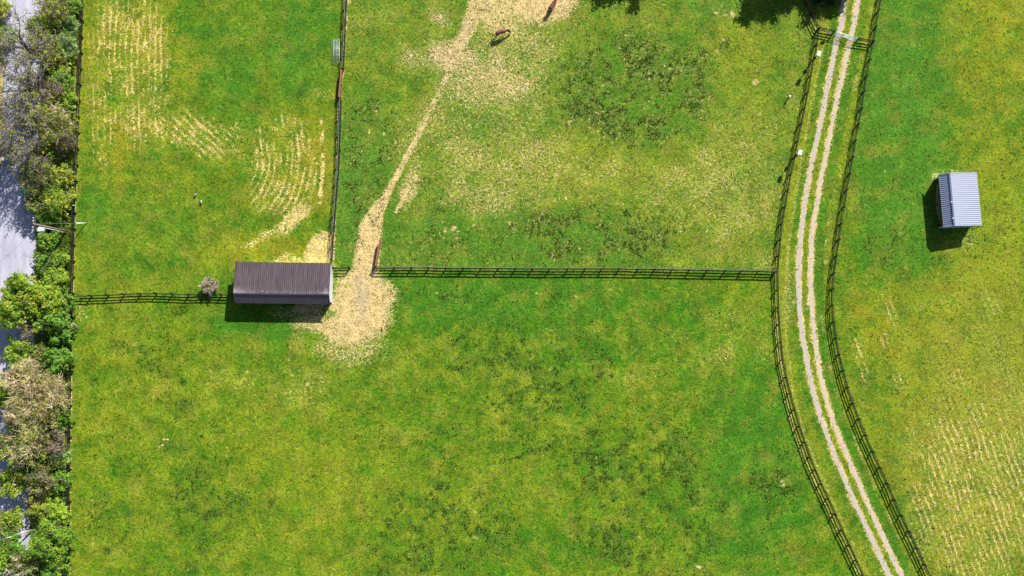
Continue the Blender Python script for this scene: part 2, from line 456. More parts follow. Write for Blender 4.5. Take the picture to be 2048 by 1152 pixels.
for pl, s in (([(905, 692), (930, 672), (955, 650)], .8), ([(1000, 920), (1050, 912), (1085, 895), (1115, 875)], .75), ([(1020, 690), (1060, 740), (1130, 790)], .4)):
    d, _, _ = dist_poly(WX, WY, pl)
    ds = mx(ds, s * (1 - ss(d, 2, 9)))
for (bx, by, br, s) in [(330, 878, 6, 1.), (323, 893, 6, 1.), (340, 893, 4, .9), (265, 690, 9, .8), (1565, 968, 7, 1), (1553, 966, 4, 1), (1570, 978, 6, 1), (585, 755, 8, .7), (1060, 735, 5, .9), (1104, 742, 5, .9), (1248, 981, 4, .9), (1235, 981, 4, .8), (1197, 915, 5, .8), (1262, 1072, 5, .8), (1275, 1074, 5, .8), (1395, 1135, 8, .9), (1362, 1137, 5, .9), (950, 1020, 7, .8), (1075, 585, 6, .8), (1145, 597, 5, .8), (875, 586, 6, .8), (895, 585, 5, .8), (985, 990, 5, .6), (275, 990, 6, .7), (955, 1075, 10, .6), (475, 990, 9, .6), (400, 1068, 7, .7), (350, 840, 6, .6), (1160, 800, 6, .6), (470, 1035, 10, .5)]:
    cs = mx(cs, s * .75 * B(bx, by, br * .75, br * .6, soft=.7))
    tone = np.where(south, mx(tone, .7 * blob(PX, PY, bx, by, br * 1.6, br * 1.6)), tone)
row = ss(np.sin(PX * 2 * np.pi / 13), .1, 1)
cs = mx(cs, .42 * blob(PX, PY, 185, 1040, 22, 70, soft=.5) * row)
chip = np.where(south, cs * (1 - .6 * ds * (cs < .6)), chip)
dark = np.where(south, ds, dark)
yel = np.where(south, ys, yel)
lush = np.where(south, mx(mx(.75 * B(560, 640, 160, 30), .6 * B(950, 600, 300, 50)), .45 * B(1500, 900, 120, 250)), lush)
speck = np.where(south, .06, speck)
grey = .42 * blob(WX, WY, 722, 598, 16, 46, -4, soft=.6) * south

# --- driveway strip
yd = .55 + (n_md - .5) * .4
dcen = .5 * (np.interp(PY, [p[1] for p in RUT_L], [p[0] for p in RUT_L]) + np.interp(PY, [p[1] for p in RUT_R], [p[0] for p in RUT_R]))
off = PX - dcen
cd = np.zeros(PX.shape)
cd = mx(cd, .24 * (1 - ss(np.abs(off), 6, 12)) * (.4 + 1.0 * n_hi))
for rl in (RUT_L, RUT_R):
    d, _, _ = dist_poly(PX + (n_hi - .5) * 6, PY, rl)
    cd = mx(cd, .72 * (1 - ss(d, 4, 9)))
    cd = mx(cd, .42 * (1 - ss(d, 7, 16)) * ss(n_hi, .3, .6))
dl_ = PX - drl_x
cd = mx(cd, .40 * (1 - ss(np.abs(dl_ - 22), 2, 6)))
cd = mx(cd, .42 * (1 - ss(np.abs(PX - drr_x + 12), 3, 9)) * ss(n_hi, .3, .6))
cd = mx(cd, .5 * (1 - ss(np.abs(dl_ - 2), 3, 8)) * ss(PY, 480, 700))
cd = mx(cd, .40 * B(1575, 600, 14, 70))
yd = yd + .45 * (1 - ss(np.abs(dl_ - 14), 3, 16)) - .55 * (1 - ss(np.abs(off - 27), 6, 14)) - .35 * (1 - ss(np.abs(off + 25), 6, 12)) + .4 * B(1725, 50, 20, 50)
chip = np.where(drive, cd, chip)
yel = np.where(drive, yd, yel)
dark = np.where(drive, 0, dark)
lush = np.where(drive, .45 * (1 - ss(np.abs(off - 26), 6, 14)) * ss(PY, -40, 200), lush)
speck = np.where(drive, .10, speck)
tone = np.where(drive, .35, tone)

# --- east field
ye = .50 + (n_md - .5) * .9 + .5 * ss(PX, 1860, 2040) * ss(-PY, -330, 0) - .75 * B(1800, 250, 90, 300, soft=.4) - .35 * B(1800, 470, 100, 90) + .4 * B(1930, 820, 190, 260) + .35 * B(1980, 450, 60, 180) + .2 * B(1760, 640, 80, 90) - .35 * B(1800, 990, 60, 110) - .35 * B(1760, 790, 60, 60)
sl = PX - .36 * PY + (fbm(PX, PY, 60, 22) - .5) * 12
rws = ss(np.sin(sl * 2 * np.pi / 12.2) * .5 + .5, .55, 1.0)
ce = .05 + .14 * ss(n_md, .4, .7)
ce = mx(ce, blob(WX, WY, 1950, 990, 150, 210, rot=0, soft=.5) * (0.24 + .46 * rws * (.5 + .5 * brk) + .25 * (n_hi - .45)))
ce = mx(ce, blob(WX, WY, 2010, 880, 80, 200, rot=0, soft=.4) * (.26 + .14 * rws))
for (bx, by, rx, ry, s) in [(1785, 625, 18, 40, .45), (1718, 700, 12, 30, .55), (1770, 680, 10, 22, .55), (1728, 745, 9, 26, .5), (1795, 765, 20, 22, .45), (1900, 600, 30, 16, .35), (1980, 610, 22, 40, .4), (1915, 760, 12, 34, .45), (1990, 700, 30, 60, .35), (1765, 590, 10, 20, .4), (1820, 860, 16, 30, .4)]:
    ce = mx(ce, s * B(bx, by, rx, ry, soft=.6) * (.55 + .6 * rws))
ce = mx(ce, .36 * B(1900, 346, 46, 12, -6, soft=.5))
ce = mx(ce, .50 * B(1868, 357, 10, 7, -30, soft=.6))
ce = mx(ce, .95 * blob(PX, PY, 1884, 405, 12, 50, -4, soft=.3))
ce = mx(ce, .36 * B(1935, 478, 24, 22, soft=.5))
ce = mx(ce, .27 * B(1790, 150, 10, 40, soft=.6))
for (bx, by, br) in [(1737, 440, 6), (1768, 343, 6)]:
    ce = mx(ce, .3 * B(bx, by, br, br))
de = .55 * B(1760, 500, 70, 40, soft=.5) * ss(n_hi, .42, .6)
de = mx(de, .45 * B(1920, 470, 90, 50) * ss(n_hi, .45, .62))
de = mx(de, .5 * B(1840, 1100, 60, 60) * ss(n_hi, .48, .62))
de = mx(de, .18 * ss(n_hi * .5 + n_md * .5, .52, .64))
chip = np.where(east, ce, chip)
yel = np.where(east, ye, yel)
dark = np.where(east, de, dark)
lush = np.where(east, .95 * B(1800, 260, 90, 290, soft=.5) + .3 * B(1900, 120, 90, 160), lush)
speck = np.where(east, .10 + .12 * B(1950, 900, 150, 320), speck)
tone = np.where(east, .15 + .8 * blob(PX, PY, 1884, 405, 16, 56), tone)

# --- strip between fence and road: leaf litter and rough grass
lit = np.where(hedge, ss(fa_x - PX, 1, 5), 0.0)
vl = np.interp(PY, [p[1] for p in ROAD_L], [p[0] for p in ROAD_L])
lit = np.where(PX < vl, .3, lit)
chip = np.where(PX < vl + 3, .75 * (1 - ss(vl - PX, 4, 16)), np.where(hedge, .25 * n_md, chip))
tone = np.where(hedge, .5, tone)
lush = np.where(hedge, .4, lush)
strip = (1 - ss(np.abs(PX - fa_x - 6), 1, 7)) * west
chip = mx(chip, .72 * strip * ss(n_hi, .25, .5))

spk = ss(fbm(PX, PY, 5, 51, 2), .62, .72)
chip = mx(chip, np.where(midp, .52, .28) * spk * ss(fbm(dark * 0 + PX, PY, 30, 53), .45, .6) * ss(np.clip(dark + .25 * B(1270, 180, 170, 120) + .25 * B(1180, 470, 190, 60), 0, 1), .2, .5))
gold = np.where(east, mx(.45 * B(1990, 130, 110, 180, soft=.5), mx(.6 * B(1940, 900, 190, 330, soft=.5), .6 * B(1770, 650, 70, 120, soft=.6))), 0)
gold = np.where(west, mx(.8 * B(255, 150, 100, 210, soft=.5), mx(.8 * B(570, 340, 90, 130, soft=.5), .6 * B(560, 500, 120, 40))), gold)
gold = gold * ss(n_md * .6 + n_hi * .4, .32, .62)
chip = np.clip(chip, 0, 1.2) / 1.2
yel = np.clip(yel, 0, 1)
verts = np.stack([GX.ravel(), GY.ravel(), np.zeros(GX.size)], 1)
idx = np.arange(nx_ * ny_).reshape(ny_, nx_)
quads = np.stack([idx[:-1, :-1], idx[:-1, 1:], idx[1:, 1:], idx[1:, :-1]], -1).reshape(-1, 4)

def np_mesh(name, verts, quads, mat):
    me = bpy.data.meshes.new(name)
    k = quads.shape[1]
    me.vertices.add(len(verts))
    me.vertices.foreach_set("co", np.ascontiguousarray(verts, dtype=np.float32).ravel())
    me.loops.add(quads.size)
    me.loops.foreach_set("vertex_index", quads.ravel().astype(np.int32))
    me.polygons.add(len(quads))
    me.polygons.foreach_set("loop_start", (np.arange(len(quads)) * k).astype(np.int32))
    me.materials.append(mat)
    me.update(calc_edges=True)
    return me
def add_attr(me, name, arr):
    a = me.color_attributes.new(name, 'FLOAT_COLOR', 'POINT')
    a.data.foreach_set("color", np.ascontiguousarray(arr, dtype=np.float32).ravel())

G = Nt("meadow", 0.95, 0.1)
A1, A2 = G.attr("cover"), G.attr("kind")
s1 = G.sep(A1.outputs["Color"])
s2 = G.sep(A2.outputs["Color"])
a_chip, a_tone, a_dark, a_yel = s1[0], s1[1], s1[2], A1.outputs["Alpha"]
a_lush, a_lit, a_grey, a_speck = s2[0], s2[1], s2[2], A2.outputs["Alpha"]
a_gold = G.sep(G.attr('golden').outputs['Color'])[0]
warp = G.noise(1.1, 2, color=True)
wv = G.n("ShaderNodeVectorMath", operation='MULTIPLY_ADD')
G.put(wv.inputs[0], warp); wv.inputs[1].default_value = (1.6, 1.6, 0); G.put(wv.inputs[2], G.obj())
wv = wv.outputs[0]
nf = G.noise(2.6, 3, wv, .65)            # clumps of blades
ng = G.noise(6.0, 2, G.obj(), .6)        # finest grain seen from the air
nm = G.noise(0.55, 3, wv, .6)
nb = G.noise(0.12, 3, G.obj(), .55)
nchip = G.noise(3.3, 3, wv, .75)
nb2 = G.noise(0.33, 4, wv, .65)
y1 = G.math('ADD', a_yel, G.math('MULTIPLY', G.math('SUBTRACT', nm, .5), 2.0))
y1 = G.math('ADD', y1, G.math('MULTIPLY', G.math('SUBTRACT', nf, .5), 1.1), clamp=True)
grass = G.mix(y1, (0.030, 0.128, 0.004), (0.163, 0.206, 0.008))
grass = G.mix(G.math('MULTIPLY', a_lush, .75), grass, G.mix(nm, (0.013, 0.112, 0.006), (0.068, 0.198, 0.012)))
ol = G.ramp(G.noise(0.3, 4, G.obj(), .6), .48, .68)
grass = G.mix(G.math('MULTIPLY', ol, .45), grass, (0.195, 0.190, 0.022))
grass = G.mix(G.math('MULTIPLY', a_gold, G.ramp(nm, .3, .6), clamp=True), grass, (0.200, 0.186, 0.006))
grass = G.mix(G.math('MULTIPLY', a_speck, 1.1, clamp=True), grass, (0.138, 0.162, 0.024))
grass = G.scale_col(grass, G.ramp(nb2, .3, .7, .80, 1.16))
val = G.math('ADD', G.ramp(nf, .25, .75, .62, 1.32), G.ramp(ng, .25, .75, -.30, .32))
grass = G.scale_col(grass, val)
# coarse dark weeds
dm = G.ramp(G.math('ADD', a_dark, G.math('MULTIPLY', G.math('SUBTRACT', nf, .5), 1.3)), .28, .80)
weeds = G.scale_col(G.mix(nf, (0.014, 0.060, 0.003), (0.066, 0.132, 0.010)), G.ramp(nf, .3, .7, .55, 1.5))
grass = G.mix(G.math('MULTIPLY', dm, .88), grass, weeds)
# pale flecks of dead stems everywhere
fl = G.ramp(G.math('ADD', G.math('ADD', G.noise(4.2, 2, wv, .7), G.math('MULTIPLY', a_speck, .55)), G.math('MULTIPLY', a_dark, .09)), .66, .76)
grass = G.mix(G.math('MULTIPLY', fl, .45), grass, (0.40, 0.34, 0.10))
# straw and soil
cvr = G.math('SUBTRACT', G.math('MULTIPLY', a_chip, 1.2), G.ramp(nchip, .24, .76, 0.06, 1.0))
cm_ = G.ramp(cvr, -.10, .10)
straw = G.mix(a_tone, (0.600, 0.475, 0.155), (0.560, 0.395, 0.225))
straw = G.mix(G.ramp(nm, .35, .7), straw, G.scale_col(straw, .82))
straw = G.mix(G.ramp(a_chip, .12, .5), G.mix(a_tone, (0.480, 0.430, 0.120), (0.360, 0.310, 0.130)), straw)
straw = G.mix(a_grey, straw, (0.26, 0.23, 0.20))
straw = G.scale_col(straw, G.math('ADD', G.ramp(ng, .2, .8, .72, 1.18), G.ramp(nf, .2, .8, -.12, .1)))
col = G.mix(G.math('MULTIPLY', cm_, G.ramp(a_chip, .10, .46, .45, 1.0)), grass, straw)
# hedge bottom
litc = G.scale_col(G.mix(G.ramp(nm, .35, .65), (0.150, 0.115, 0.095), (0.075, 0.115, 0.030)), G.ramp(nf, .2, .8, .5, 1.6))
col = G.mix(G.math('MULTIPLY', a_lit, .9), col, litc)
G.base(col)
hgt = G.math('ADD', G.math('MULTIPLY', nf, .6), G.math('MULTIPLY', ng, .4))
G.bump(hgt, .75, .22)

me = np_mesh("ground", verts, quads, G.m)
add_attr(me, "cover", np.stack([chip.ravel(), np.clip(tone, 0, 1).ravel(), dark.ravel(), yel.ravel()], 1))
add_attr(me, "kind", np.stack([np.clip(lush, 0, 1).ravel(), lit.ravel(), grey.ravel(), speck.ravel()], 1))
add_attr(me, "golden", np.stack([gold.ravel()] * 3 + [np.ones(gold.size)], 1))
ground = bpy.data.objects.new("ground", me)
C.objects.link(ground)
ground["kind"] = "structure"

# ------------------------------------------------------------------ road and gravel ruts
R = Nt("worn_asphalt", .9, .2)
lenv = R.mapped((.7, .10, 1))
streak = R.noise(1.3, 4, lenv, .6)
fine = R.noise(7, 3, None, .7)
rc = R.mix(R.ramp(streak, .3, .7), (0.310, 0.305, 0.385), (0.430, 0.418, 0.485))
rc = R.mix(R.ramp(R.noise(.5, 4), .55, .75), rc, (0.24, 0.23, 0.30))
R.base(R.scale_col(rc, R.ramp(fine, .2, .8, .85, 1.12)))
R.bump(fine, .3, .02)
mb = MB()
ra = spline([tuple(P(*p))[:2] for p in ROAD_L], 1.5)
rb = spline([tuple(P(*p))[:2] for p in ROAD_R], 1.5)
n = 90
ia = np.linspace(0, len(ra) - 1, n); ib = np.linspace(0, len(rb) - 1, n)
for k in range(n):
    a = np.array([np.interp(ia[k], range(len(ra)), ra[:, j]) for j in (0, 1)])
    b = np.array([np.interp(ib[k], range(len(rb)), rb[:, j]) for j in (0, 1)])
    a = a + random.uniform(-.12, .12) * np.array([1, 0]); b = b + random.uniform(-.12, .12) * np.array([1, 0])
    c = (a + b) / 2
    mb.v += [(a[0], a[1], -.02), (a[0] + .12, a[1], .03), (c[0], c[1], .07), (b[0] - .12, b[1], .03), (b[0], b[1], -.02)]
for k in range(n - 1):
    for j in range(4):
        q = k * 5 + j
        mb.f.append((q, q + 5, q + 6, q + 1)[::-1] if False else (q, q + 1, q + 6, q + 5)[::1])
road = mb.build("road", R.m)
me = road.data
road["kind"] = "structure"

V = Nt("gravel", .95, .15)
ga = V.sep(V.attr("across").outputs["Color"])
peb = V.noise(9, 3, None, .75)
gn = V.noise(1.1, 3, None, .6)
gc = V.mix(V.ramp(V.math('ADD', ga[0], V.math('MULTIPLY', V.math('SUBTRACT', gn, .5), 1.2)), .25, .85), (0.345, 0.330, 0.330), (0.410, 0.340, 0.245))
gc = V.mix(V.math('MULTIPLY', ga[1], V.ramp(gn, .35, .6)), gc, (0.47, 0.375, 0.26))
V.base(V.scale_col(gc, V.ramp(peb, .2, .8, .68, 1.25)))
V.bump(peb, .5, .04)
vs, fs, at = [], [], []
for ln, (line, hw) in enumerate(((RUT_L, .28), (RUT_R, .25))):
    pts = spline([tuple(P(*p))[:2] for p in line], .35)
    tg = np.gradient(pts, axis=0)
    tg /= np.linalg.norm(tg, axis=1)[:, None]
    nrm = np.stack([-tg[:, 1], tg[:, 0]], 1)
    i0 = len(vs)
    for k, p in enumerate(pts):
        for j, o in enumerate((-1, -.6, 0, .6, 1)):
            e = hw * (1 + .12 * math.sin(k * .05 + ln)) * o
            if abs(o) == 1:
                e *= random.uniform(.85, 1.3)
            q = p + nrm[k] * e
            vs.append((q[0], q[1], .012 - .004 * abs(o)))
            at.append((abs(o) ** 1.5, .85 if ln else .25, 0, 1))
    for k in range(len(pts) - 1):
        for j in range(4):
            a = i0 + k * 5 + j
            fs.append((a, a + 5, a + 6, a + 1))
me = np_mesh("driveway", np.array(vs), np.array(fs)[:, ::-1], V.m)
add_attr(me, "across", np.array(at))
o = bpy.data.objects.new("driveway", me)
C.objects.link(o)
o["kind"] = "structure"

# ------------------------------------------------------------------ low growth as real leaf-sized faces
def leaf_mat(name, a, b, c=None, transl=.5):
    m = Nt(name, .65, .25)
    r = m.sep(m.attr("vary").outputs["Color"])
    col = m.mix(r[0], a, b)
    col = m.mix(m.math('MULTIPLY', m.ramp(m.noise(.9, 2), .4, .65), .55), col, c or tuple(x * .55 for x in a))
    col = m.scale_col(col, m.ramp(r[1], 0, 1, .7, 1.3))
    m.base(col)
    tr = m.n("ShaderNodeBsdfTranslucent")
    m.t.links.new(col, tr.inputs[0])
    mxn = m.n("ShaderNodeMixShader")
    mxn.inputs[0].default_value = transl
    out = m.t.nodes["Material Output"]
    m.t.links.new(m.b.outputs[0], mxn.inputs[1])
    m.t.links.new(tr.outputs[0], mxn.inputs[2])
    m.t.links.new(mxn.outputs[0], out.inputs[0])
    return m.m

def leaves(centres, size, up=.5, seed=0, elong=1.4):
    """one bent quad per centre; returns verts, quads, colours"""
    r = np.random.default_rng(seed)
    n = len(centres)
    nrm = r.normal(size=(n, 3)); nrm[:, 2] = np.abs(nrm[:, 2]) + up
    nrm /= np.linalg.norm(nrm, axis=1)[:, None]
    t = r.normal(size=(n, 3))
    u = np.cross(nrm, t); u /= np.linalg.norm(u, axis=1)[:, None]
    v = np.cross(nrm, u)
    s = (size * r.uniform(.55, 1.35, n))[:, None]
    a = centres + u * s * elong * .5
    b = centres + v * s * .42 + nrm * s * .08
    c = centres - u * s * elong * .5
    d = centres - v * s * .42 + nrm * s * .08
    V_ = np.stack([a, b, c, d], 1).reshape(-1, 3)
    Q = np.arange(4 * n).reshape(-1, 4)
    col = np.repeat(np.stack([r.random(n), r.random(n), r.random(n), np.ones(n)], 1), 4, 0)
    return V_, Q, col

def leaf_object(name, centres, size, mat, parent=None, up=.5, seed=0):
    V_, Q, col = leaves(centres, size, up, seed)
    me = np_mesh(name, V_, Q, mat)
    add_attr(me, "vary", col)
    o = bpy.data.objects.new(name, me)
    C.objects.link(o)
    if parent is not None:
        o.parent = parent
    return o

M_WEED = leaf_mat("weed_leaf", (0.036, 0.100, 0.006), (0.100, 0.180, 0.014))
M_TUFT = leaf_mat("grass_blade", (0.060, 0.150, 0.004), (0.190, 0.215, 0.006), (0.11, 0.16, 0.004))
M_STRAW = leaf_mat("straw_bits", (0.46, 0.36, 0.14), (0.60, 0.50, 0.24), (0.40, 0.31, 0.13), .15)
core_x = (np.abs(GX) < 83) & (GY > -46) & (GY < 48)
ci = np.flatnonzero(core_x.ravel())
def scatter(weight, n, zlo, zhi, jit=.2):
    w = weight.ravel()[ci]
    w = w / w.sum()
    k = ci[rng.choice(len(ci), n, p=w)]
    x = GX.ravel()[k] + rng.uniform(-jit, jit, n)
    y = GY.ravel()[k] + rng.uniform(-jit, jit, n)
    return np.stack([x, y, rng.uniform(zlo, zhi, n)], 1)
infield = f(~hedge)
grain = ss(fbm(PX, PY, 6, 41, 2), .35, .7)
for (nm_, pts, sz, mt, upv) in (
        ("coarse_weeds", scatter(np.clip(dark, 0, 1) ** 1.5 * infield * grain + 1e-9, 16000, .03, .15), .17, M_WEED, .5),
        ("meadow_grass", scatter((infield * (1 - np.clip(chip, 0, 1)) * grain + 1e-9), 50000, .01, .05), .15, M_TUFT, .4),
        ("loose_straw", scatter((infield * np.clip(chip - .3, 0, .35) * grain * f(~drive) + 1e-9), 12000, .02, .06), .15, M_STRAW, 2.0)):
    o = leaf_object(nm_, pts, sz, mt, None, upv, 5)
    o["kind"] = "stuff"
    o["label"] = {"coarse_weeds": "dark coarse weeds growing in clumps across the paddocks", "meadow_grass": "short green grass tufts all over the paddocks", "loose_straw": "pale dead straw lying on the grass in rows and patches"}[nm_]
    o["category"] = {"coarse_weeds": "weeds", "meadow_grass": "grass", "loose_straw": "straw"}[nm_]
hed = f(hedge & (PX > np.interp(PY, [p[1] for p in ROAD_R], [p[0] for p in ROAD_R]) + 3))
M_UNDER = leaf_mat("undergrowth_leaf", (0.120, 0.220, 0.025), (0.300, 0.400, 0.050))
o = leaf_object("undergrowth", scatter(hed * ss(n_hi * .5 + n_md * .5, .42, .62) + 1e-9, 30000, .1, .8), .26, M_UNDER, None, .6, 9)
o["kind"] = "stuff"; o["label"] = "green brambles and rough undergrowth between road and black fence"; o["category"] = "undergrowth"

# ------------------------------------------------------------------ black board fences
M_BLACK = simple("black_fence_paint", (0.009, 0.009, 0.010), .75, .15, .5, 5, (1, 1, 1), alt=(0.022, 0.022, 0.023))
M_GALV = simple("galvanised_steel", (0.42, 0.50, 0.50), .45, .5, .2, 4, metal=.3)
M_RUST = simple("red_brown_boards", (0.25, 0.095, 0.07), .8, .2, .3, 3, (1, 6, 6))
M_WHITE = simple("white_paint", (0.78, 0.78, 0.78), .5, .4, .06, 4)
M_GREYRAIL = simple("weathered_top_rail", (0.12, 0.115, 0.115), .8, .2, .3, 4, (1, 8, 8))
FH = 1.22
def build_fence(label, tops, group=None, side=1, bow=0.0, pale_cap=False):
    pts = [P(x, y, FH) for x, y in tops]
    base = pts[0].copy(); base.z = 0
    t = thing("board_fence", label, "fence", base, 0, group)
    def loc(p, z): return Vector((p.x - base.x, p.y - base.y, z))
    for k, p in enumerate(pts):
        d = (pts[min(k + 1, len(pts) - 1)] - pts[max(k - 1, 0)]); d.z = 0; d.normalize()
        M = Matrix((d, Vector((-d.y, d.x, 0)), Vector((0, 0, 1)))).transposed() @ Matrix.Rotation(random.uniform(-.02, .02), 3, 'X')
        m = MB().box(loc(p, (FH + .05) / 2 - .03), (.15, .15, FH + .11), M, .96)
        m.build("post", M_BLACK, t)
    for li, zc in enumerate((1.13, .72, .32)):
        m = MB()
        for k in range(len(pts) - 1):
            a, b = pts[k], pts[k + 1]
            d = (b - a); d.z = 0; d.normalize()
            off = Vector((-d.y, d.x, 0)) * (.095 * side)
            ja, jb = random.uniform(-.025, .025), random.uniform(-.025, .025)
            mid = (a + b) / 2 + Vector((-d.y, d.x, 0)) * random.uniform(-.03, .03)
            A, Bp, Mi = loc(a + off - d * .02, zc + ja), loc(b + off + d * .02, zc + jb), loc(mid + off, zc + (ja + jb) / 2 - random.uniform(0, .02))
            m.bar(A, Mi, .048 + .002 * (k % 2), .165)
            m.bar(Mi, Bp, .046 + .002 * (k % 2), .163)
        m.build("rail", M_BLACK, t)
    if pale_cap:
        m = MB()
        for k in range(len(pts) - 1):
            m.bar(loc(pts[k], FH + .075), loc(pts[k + 1], FH + .075 + .004 * (k % 2)), .085, .03)
        m.build("cap_board", M_GREYRAIL, t)
    return t
A_T = spline([(162, -60), (160, 32), (158, 94), (155, 164), (152, 230), (150, 300), (147, 360), (144.5, 425), (143, 486), (141, 555), (140, 590), (138, 660), (136, 800), (134, 950), (133, 1100), (133, 1230)], 32.4)
build_fence("long black board fence between the hedgerow and the green paddocks", [tuple(p) for p in A_T], side=-1)
B1 = spline([(694, -60), (690, 0), (688, 40), (687, 75), (684, 136)], 33)
build_fence("short black board fence running from photo top down to the red brown gate", [tuple(p) for p in B1], side=1, pale_cap=True)
B2 = spline([(679, 196), (676, 300), (671, 380), (667, 430), (663, 480), (661, 518)], 33)
build_fence("black board fence from the red brown gate down to the brown shed", [tuple(p) for p in B2], side=1, pale_cap=True)
build_fence("black board fence from left corner to brown shed's west end", [(140.5, 590), (176, 590), (210, 589), (242.5, 587), (275, 586), (307.5, 585.5), (340, 586.5), (372.5, 588), (404.5, 587), (439, 588), (464, 587.5)], side=-1)
build_fence("very short black fence stub at brown shed's east end", [(664, 534.5), (697, 534)], side=-1)
build_fence("black board fence across the middle from sandy gateway to gravel drive", [(752, 534.5), (787, 534), (822, 534), (856, 534), (891, 535), (926, 535), (961, 535.5), (996, 535.5), (1031, 535.5), (1065, 536), (1100, 536), (1136.5, 536), (1171.5, 536), (1205, 536), (1240, 536), (1277, 537), (1311.5, 537), (1346.5, 538), (1381.5, 538.5), (1417, 539), (1453, 540), (1486.5, 540.5), (1520, 541), (1553, 542)], side=-1, pale_cap=True)
DRL = [(1597, -58), (1604, -28), (1613, 2), (1623.5, 25), (1638.5, 55)]
build_fence("black board fence above the drive gate, in tree shade", DRL, side=1)
DRL2 = [(1638.5, 55), (1634, 87), (1628, 117), (1622, 150), (1616, 184), (1609.7, 215), (1603, 246), (1596, 281), (1589, 315), (1582, 348), (1576, 380), (1570, 413), (1564, 447), (1561, 479), (1558, 511), (1555, 542), (1556, 580), (1557, 615), (1559, 650), (1562, 685), (1566, 720), (1573, 755), (1581, 788), (1590, 821), (1600, 854), (1611, 886), (1621, 916), (1632, 942), (1644, 970), (1658, 1000), (1672, 1031), (1686, 1063), (1701, 1094), (1715, 1124.5), (1729, 1155), (1743, 1186)]
build_fence("curving black board fence on the left side of the gravel drive", DRL2[:], side=1)
DRR = [(1773, -46), (1766, -13), (1759.7, 19), (1755, 51), (1750, 81), (1742, 117.5), (1736, 150), (1731, 181), (1726, 215), (1720, 246), (1713.5, 279), (1708.5, 313), (1703, 345.5), (1696, 379), (1691, 412), (1685, 446), (1681, 478), (1675.5, 511), (1671, 545.5), (1668.5, 577), (1667.5, 610), (1670, 643.5), (1675, 676), (1681, 709), (1689, 741.5), (1698, 775), (1709, 807), (1721, 839), (1734, 871), (1749, 904), (1763.5, 936.5), (1778, 968), (1792, 1001), (1806.5, 1033), (1822, 1065), (1838, 1098.5), (1853.5, 1131.5), (1868, 1163), (1882, 1195)]
build_fence("curving black board fence on the right side of the gravel drive", DRR, side=-1)

# wooden wing panels and steel gate across the drive
build_fence("short black fence panel left of the silver drive gate", [(1639.5, 55.5), (1670, 62)], "wing panels of the drive gate", side=1)
build_fence("short black fence panel right of the silver drive gate", [(1719, 76.5), (1749, 81.5)], "wing panels of the drive gate", side=1)

def tube_gate(label, a, b, h=1.2, bars=6, mat=M_GALV, name="tube_gate", lean=None, uprights=4, r=.03):
    """a, b: ends of bottom edge; lean: vector of the top edge relative to the bottom one"""
    up = lean or Vector((0, 0, h))
    t = thing(name, label, "gate", a)
    b = b - a
    z = Vector((0, 0, 0))
    fr = MB()
    fr.tube([z, b, b + up, up, z], r * 1.25, 6)
    fr.build("gate_frame", mat, t, True)
    for k in range(1, bars - 1):
        q = up * (k / (bars - 1))
        MB().tube([q, q + b], r, 6).build("bar", mat, t, True)
    for k in range(1, uprights - 1):
        q = b * (k / (uprights - 1))
        MB().tube([q + Vector((.0, .03, 0)), q + up + Vector((.0, .03, 0))], r * .9, 6).build("upright", mat, t, True)
    return t
ga, gb = P(1673.5, 63.5, FH), P(1716, 75.5, FH)
ga.z = gb.z = .15
tube_gate("silver tubular steel gate closed across the gravel drive", ga, gb, 1.05, 6)
a, b = P(664, 128, 0), P(664, 80, 0)
a.z = b.z = .06
tube_gate("unhung silver tubular gate lying beside the fence above red brown gate", a, b, bars=6, lean=Vector((1.22, .02, .42)), r=.03, uprights=4)

def board_gate(label, a, b, boards=6, h=1.15):
    a = a.copy(); b = b.copy(); a.z = b.z = 0
    t = thing("board_gate", label, "gate", a)
    d = b - a
    L = d.length
    u = d.normalized()
    nn = Vector((-u.y, u.x, 0))
    m = MB()
    for k in range(boards):
        zc = .16 + k * (h - .1) / (boards - .5)
        m.bar(u * .02 + Vector((0, 0, zc)), u * (L - .02) + Vector((0, 0, zc)), .05, (h / boards) * .86)
    m.build("board_panel", M_RUST, t)
    for s in (0.04, .5, .96):
        m = MB()
        m.bar(u * (L * s) + nn * .06 + Vector((0, 0, .08)), u * (L * s) + nn * .06 + Vector((0, 0, h + .08)), .1, .05, tuple(nn))
        m.build("upright", M_RUST, t)
    m = MB()
    m.bar(Vector((0, 0, h + .12)), u * L + Vector((0, 0, h + .12)), .16, .04)
    m.build("top_board", M_RUST, t)
board_gate("red brown wooden gate closed in the line of the vertical fence", P(682.5, 139, FH), P(677.5, 194, FH))
board_gate("red brown wooden gate swung open beside the sandy path", P(751, 532, FH), P(760, 478, FH))
# small post group by the open gate
t = thing("gate_post", "stout grey gate post lying low at the sandy gateway", "post", P(741, 548, 0))
MB().bar((0, 0, .08), (.75, .95, .10), .16, .14).build("timber", M_GREYRAIL, t)
MB().box((.02, .02, .17), (.26, .22, .04)).build("end_plate", M_GREYRAIL, t)

# keypad post
M_DARK = simple("dark_metal", (0.03, 0.03, 0.035), .5, .4, .3, 6)
p = P(1659, 66, 1.2); p.z = 0
t = thing("keypad_post", "dark gate opener box on a post left of the silver gate", "gate opener", p)
MB().box((0, 0, .45), (.1, .1, .9)).build("post", M_BLACK, t)
MB().box((0, 0, 1.05), (.55, .32, .3)).build("housing", M_DARK, t)
# brown stake on the verge
p = P(1653, 126, 0)
t = thing("marker_stake", "thin brown stake on the grass verge below the drive gate", "stake", p)
M_STAKE = simple("brown_stake", (0.22, 0.12, 0.08), .8, .2, .3, 5)
MB().tube([(0, 0, 0), (.18, .1, 1.3)], [.05, .04], 6).build("shaft", M_STAKE, t)
MB().tube([(.178, .099, 1.29), (.19, .105, 1.38)], [.05, .02], 6).build("tip", M_STAKE, t)
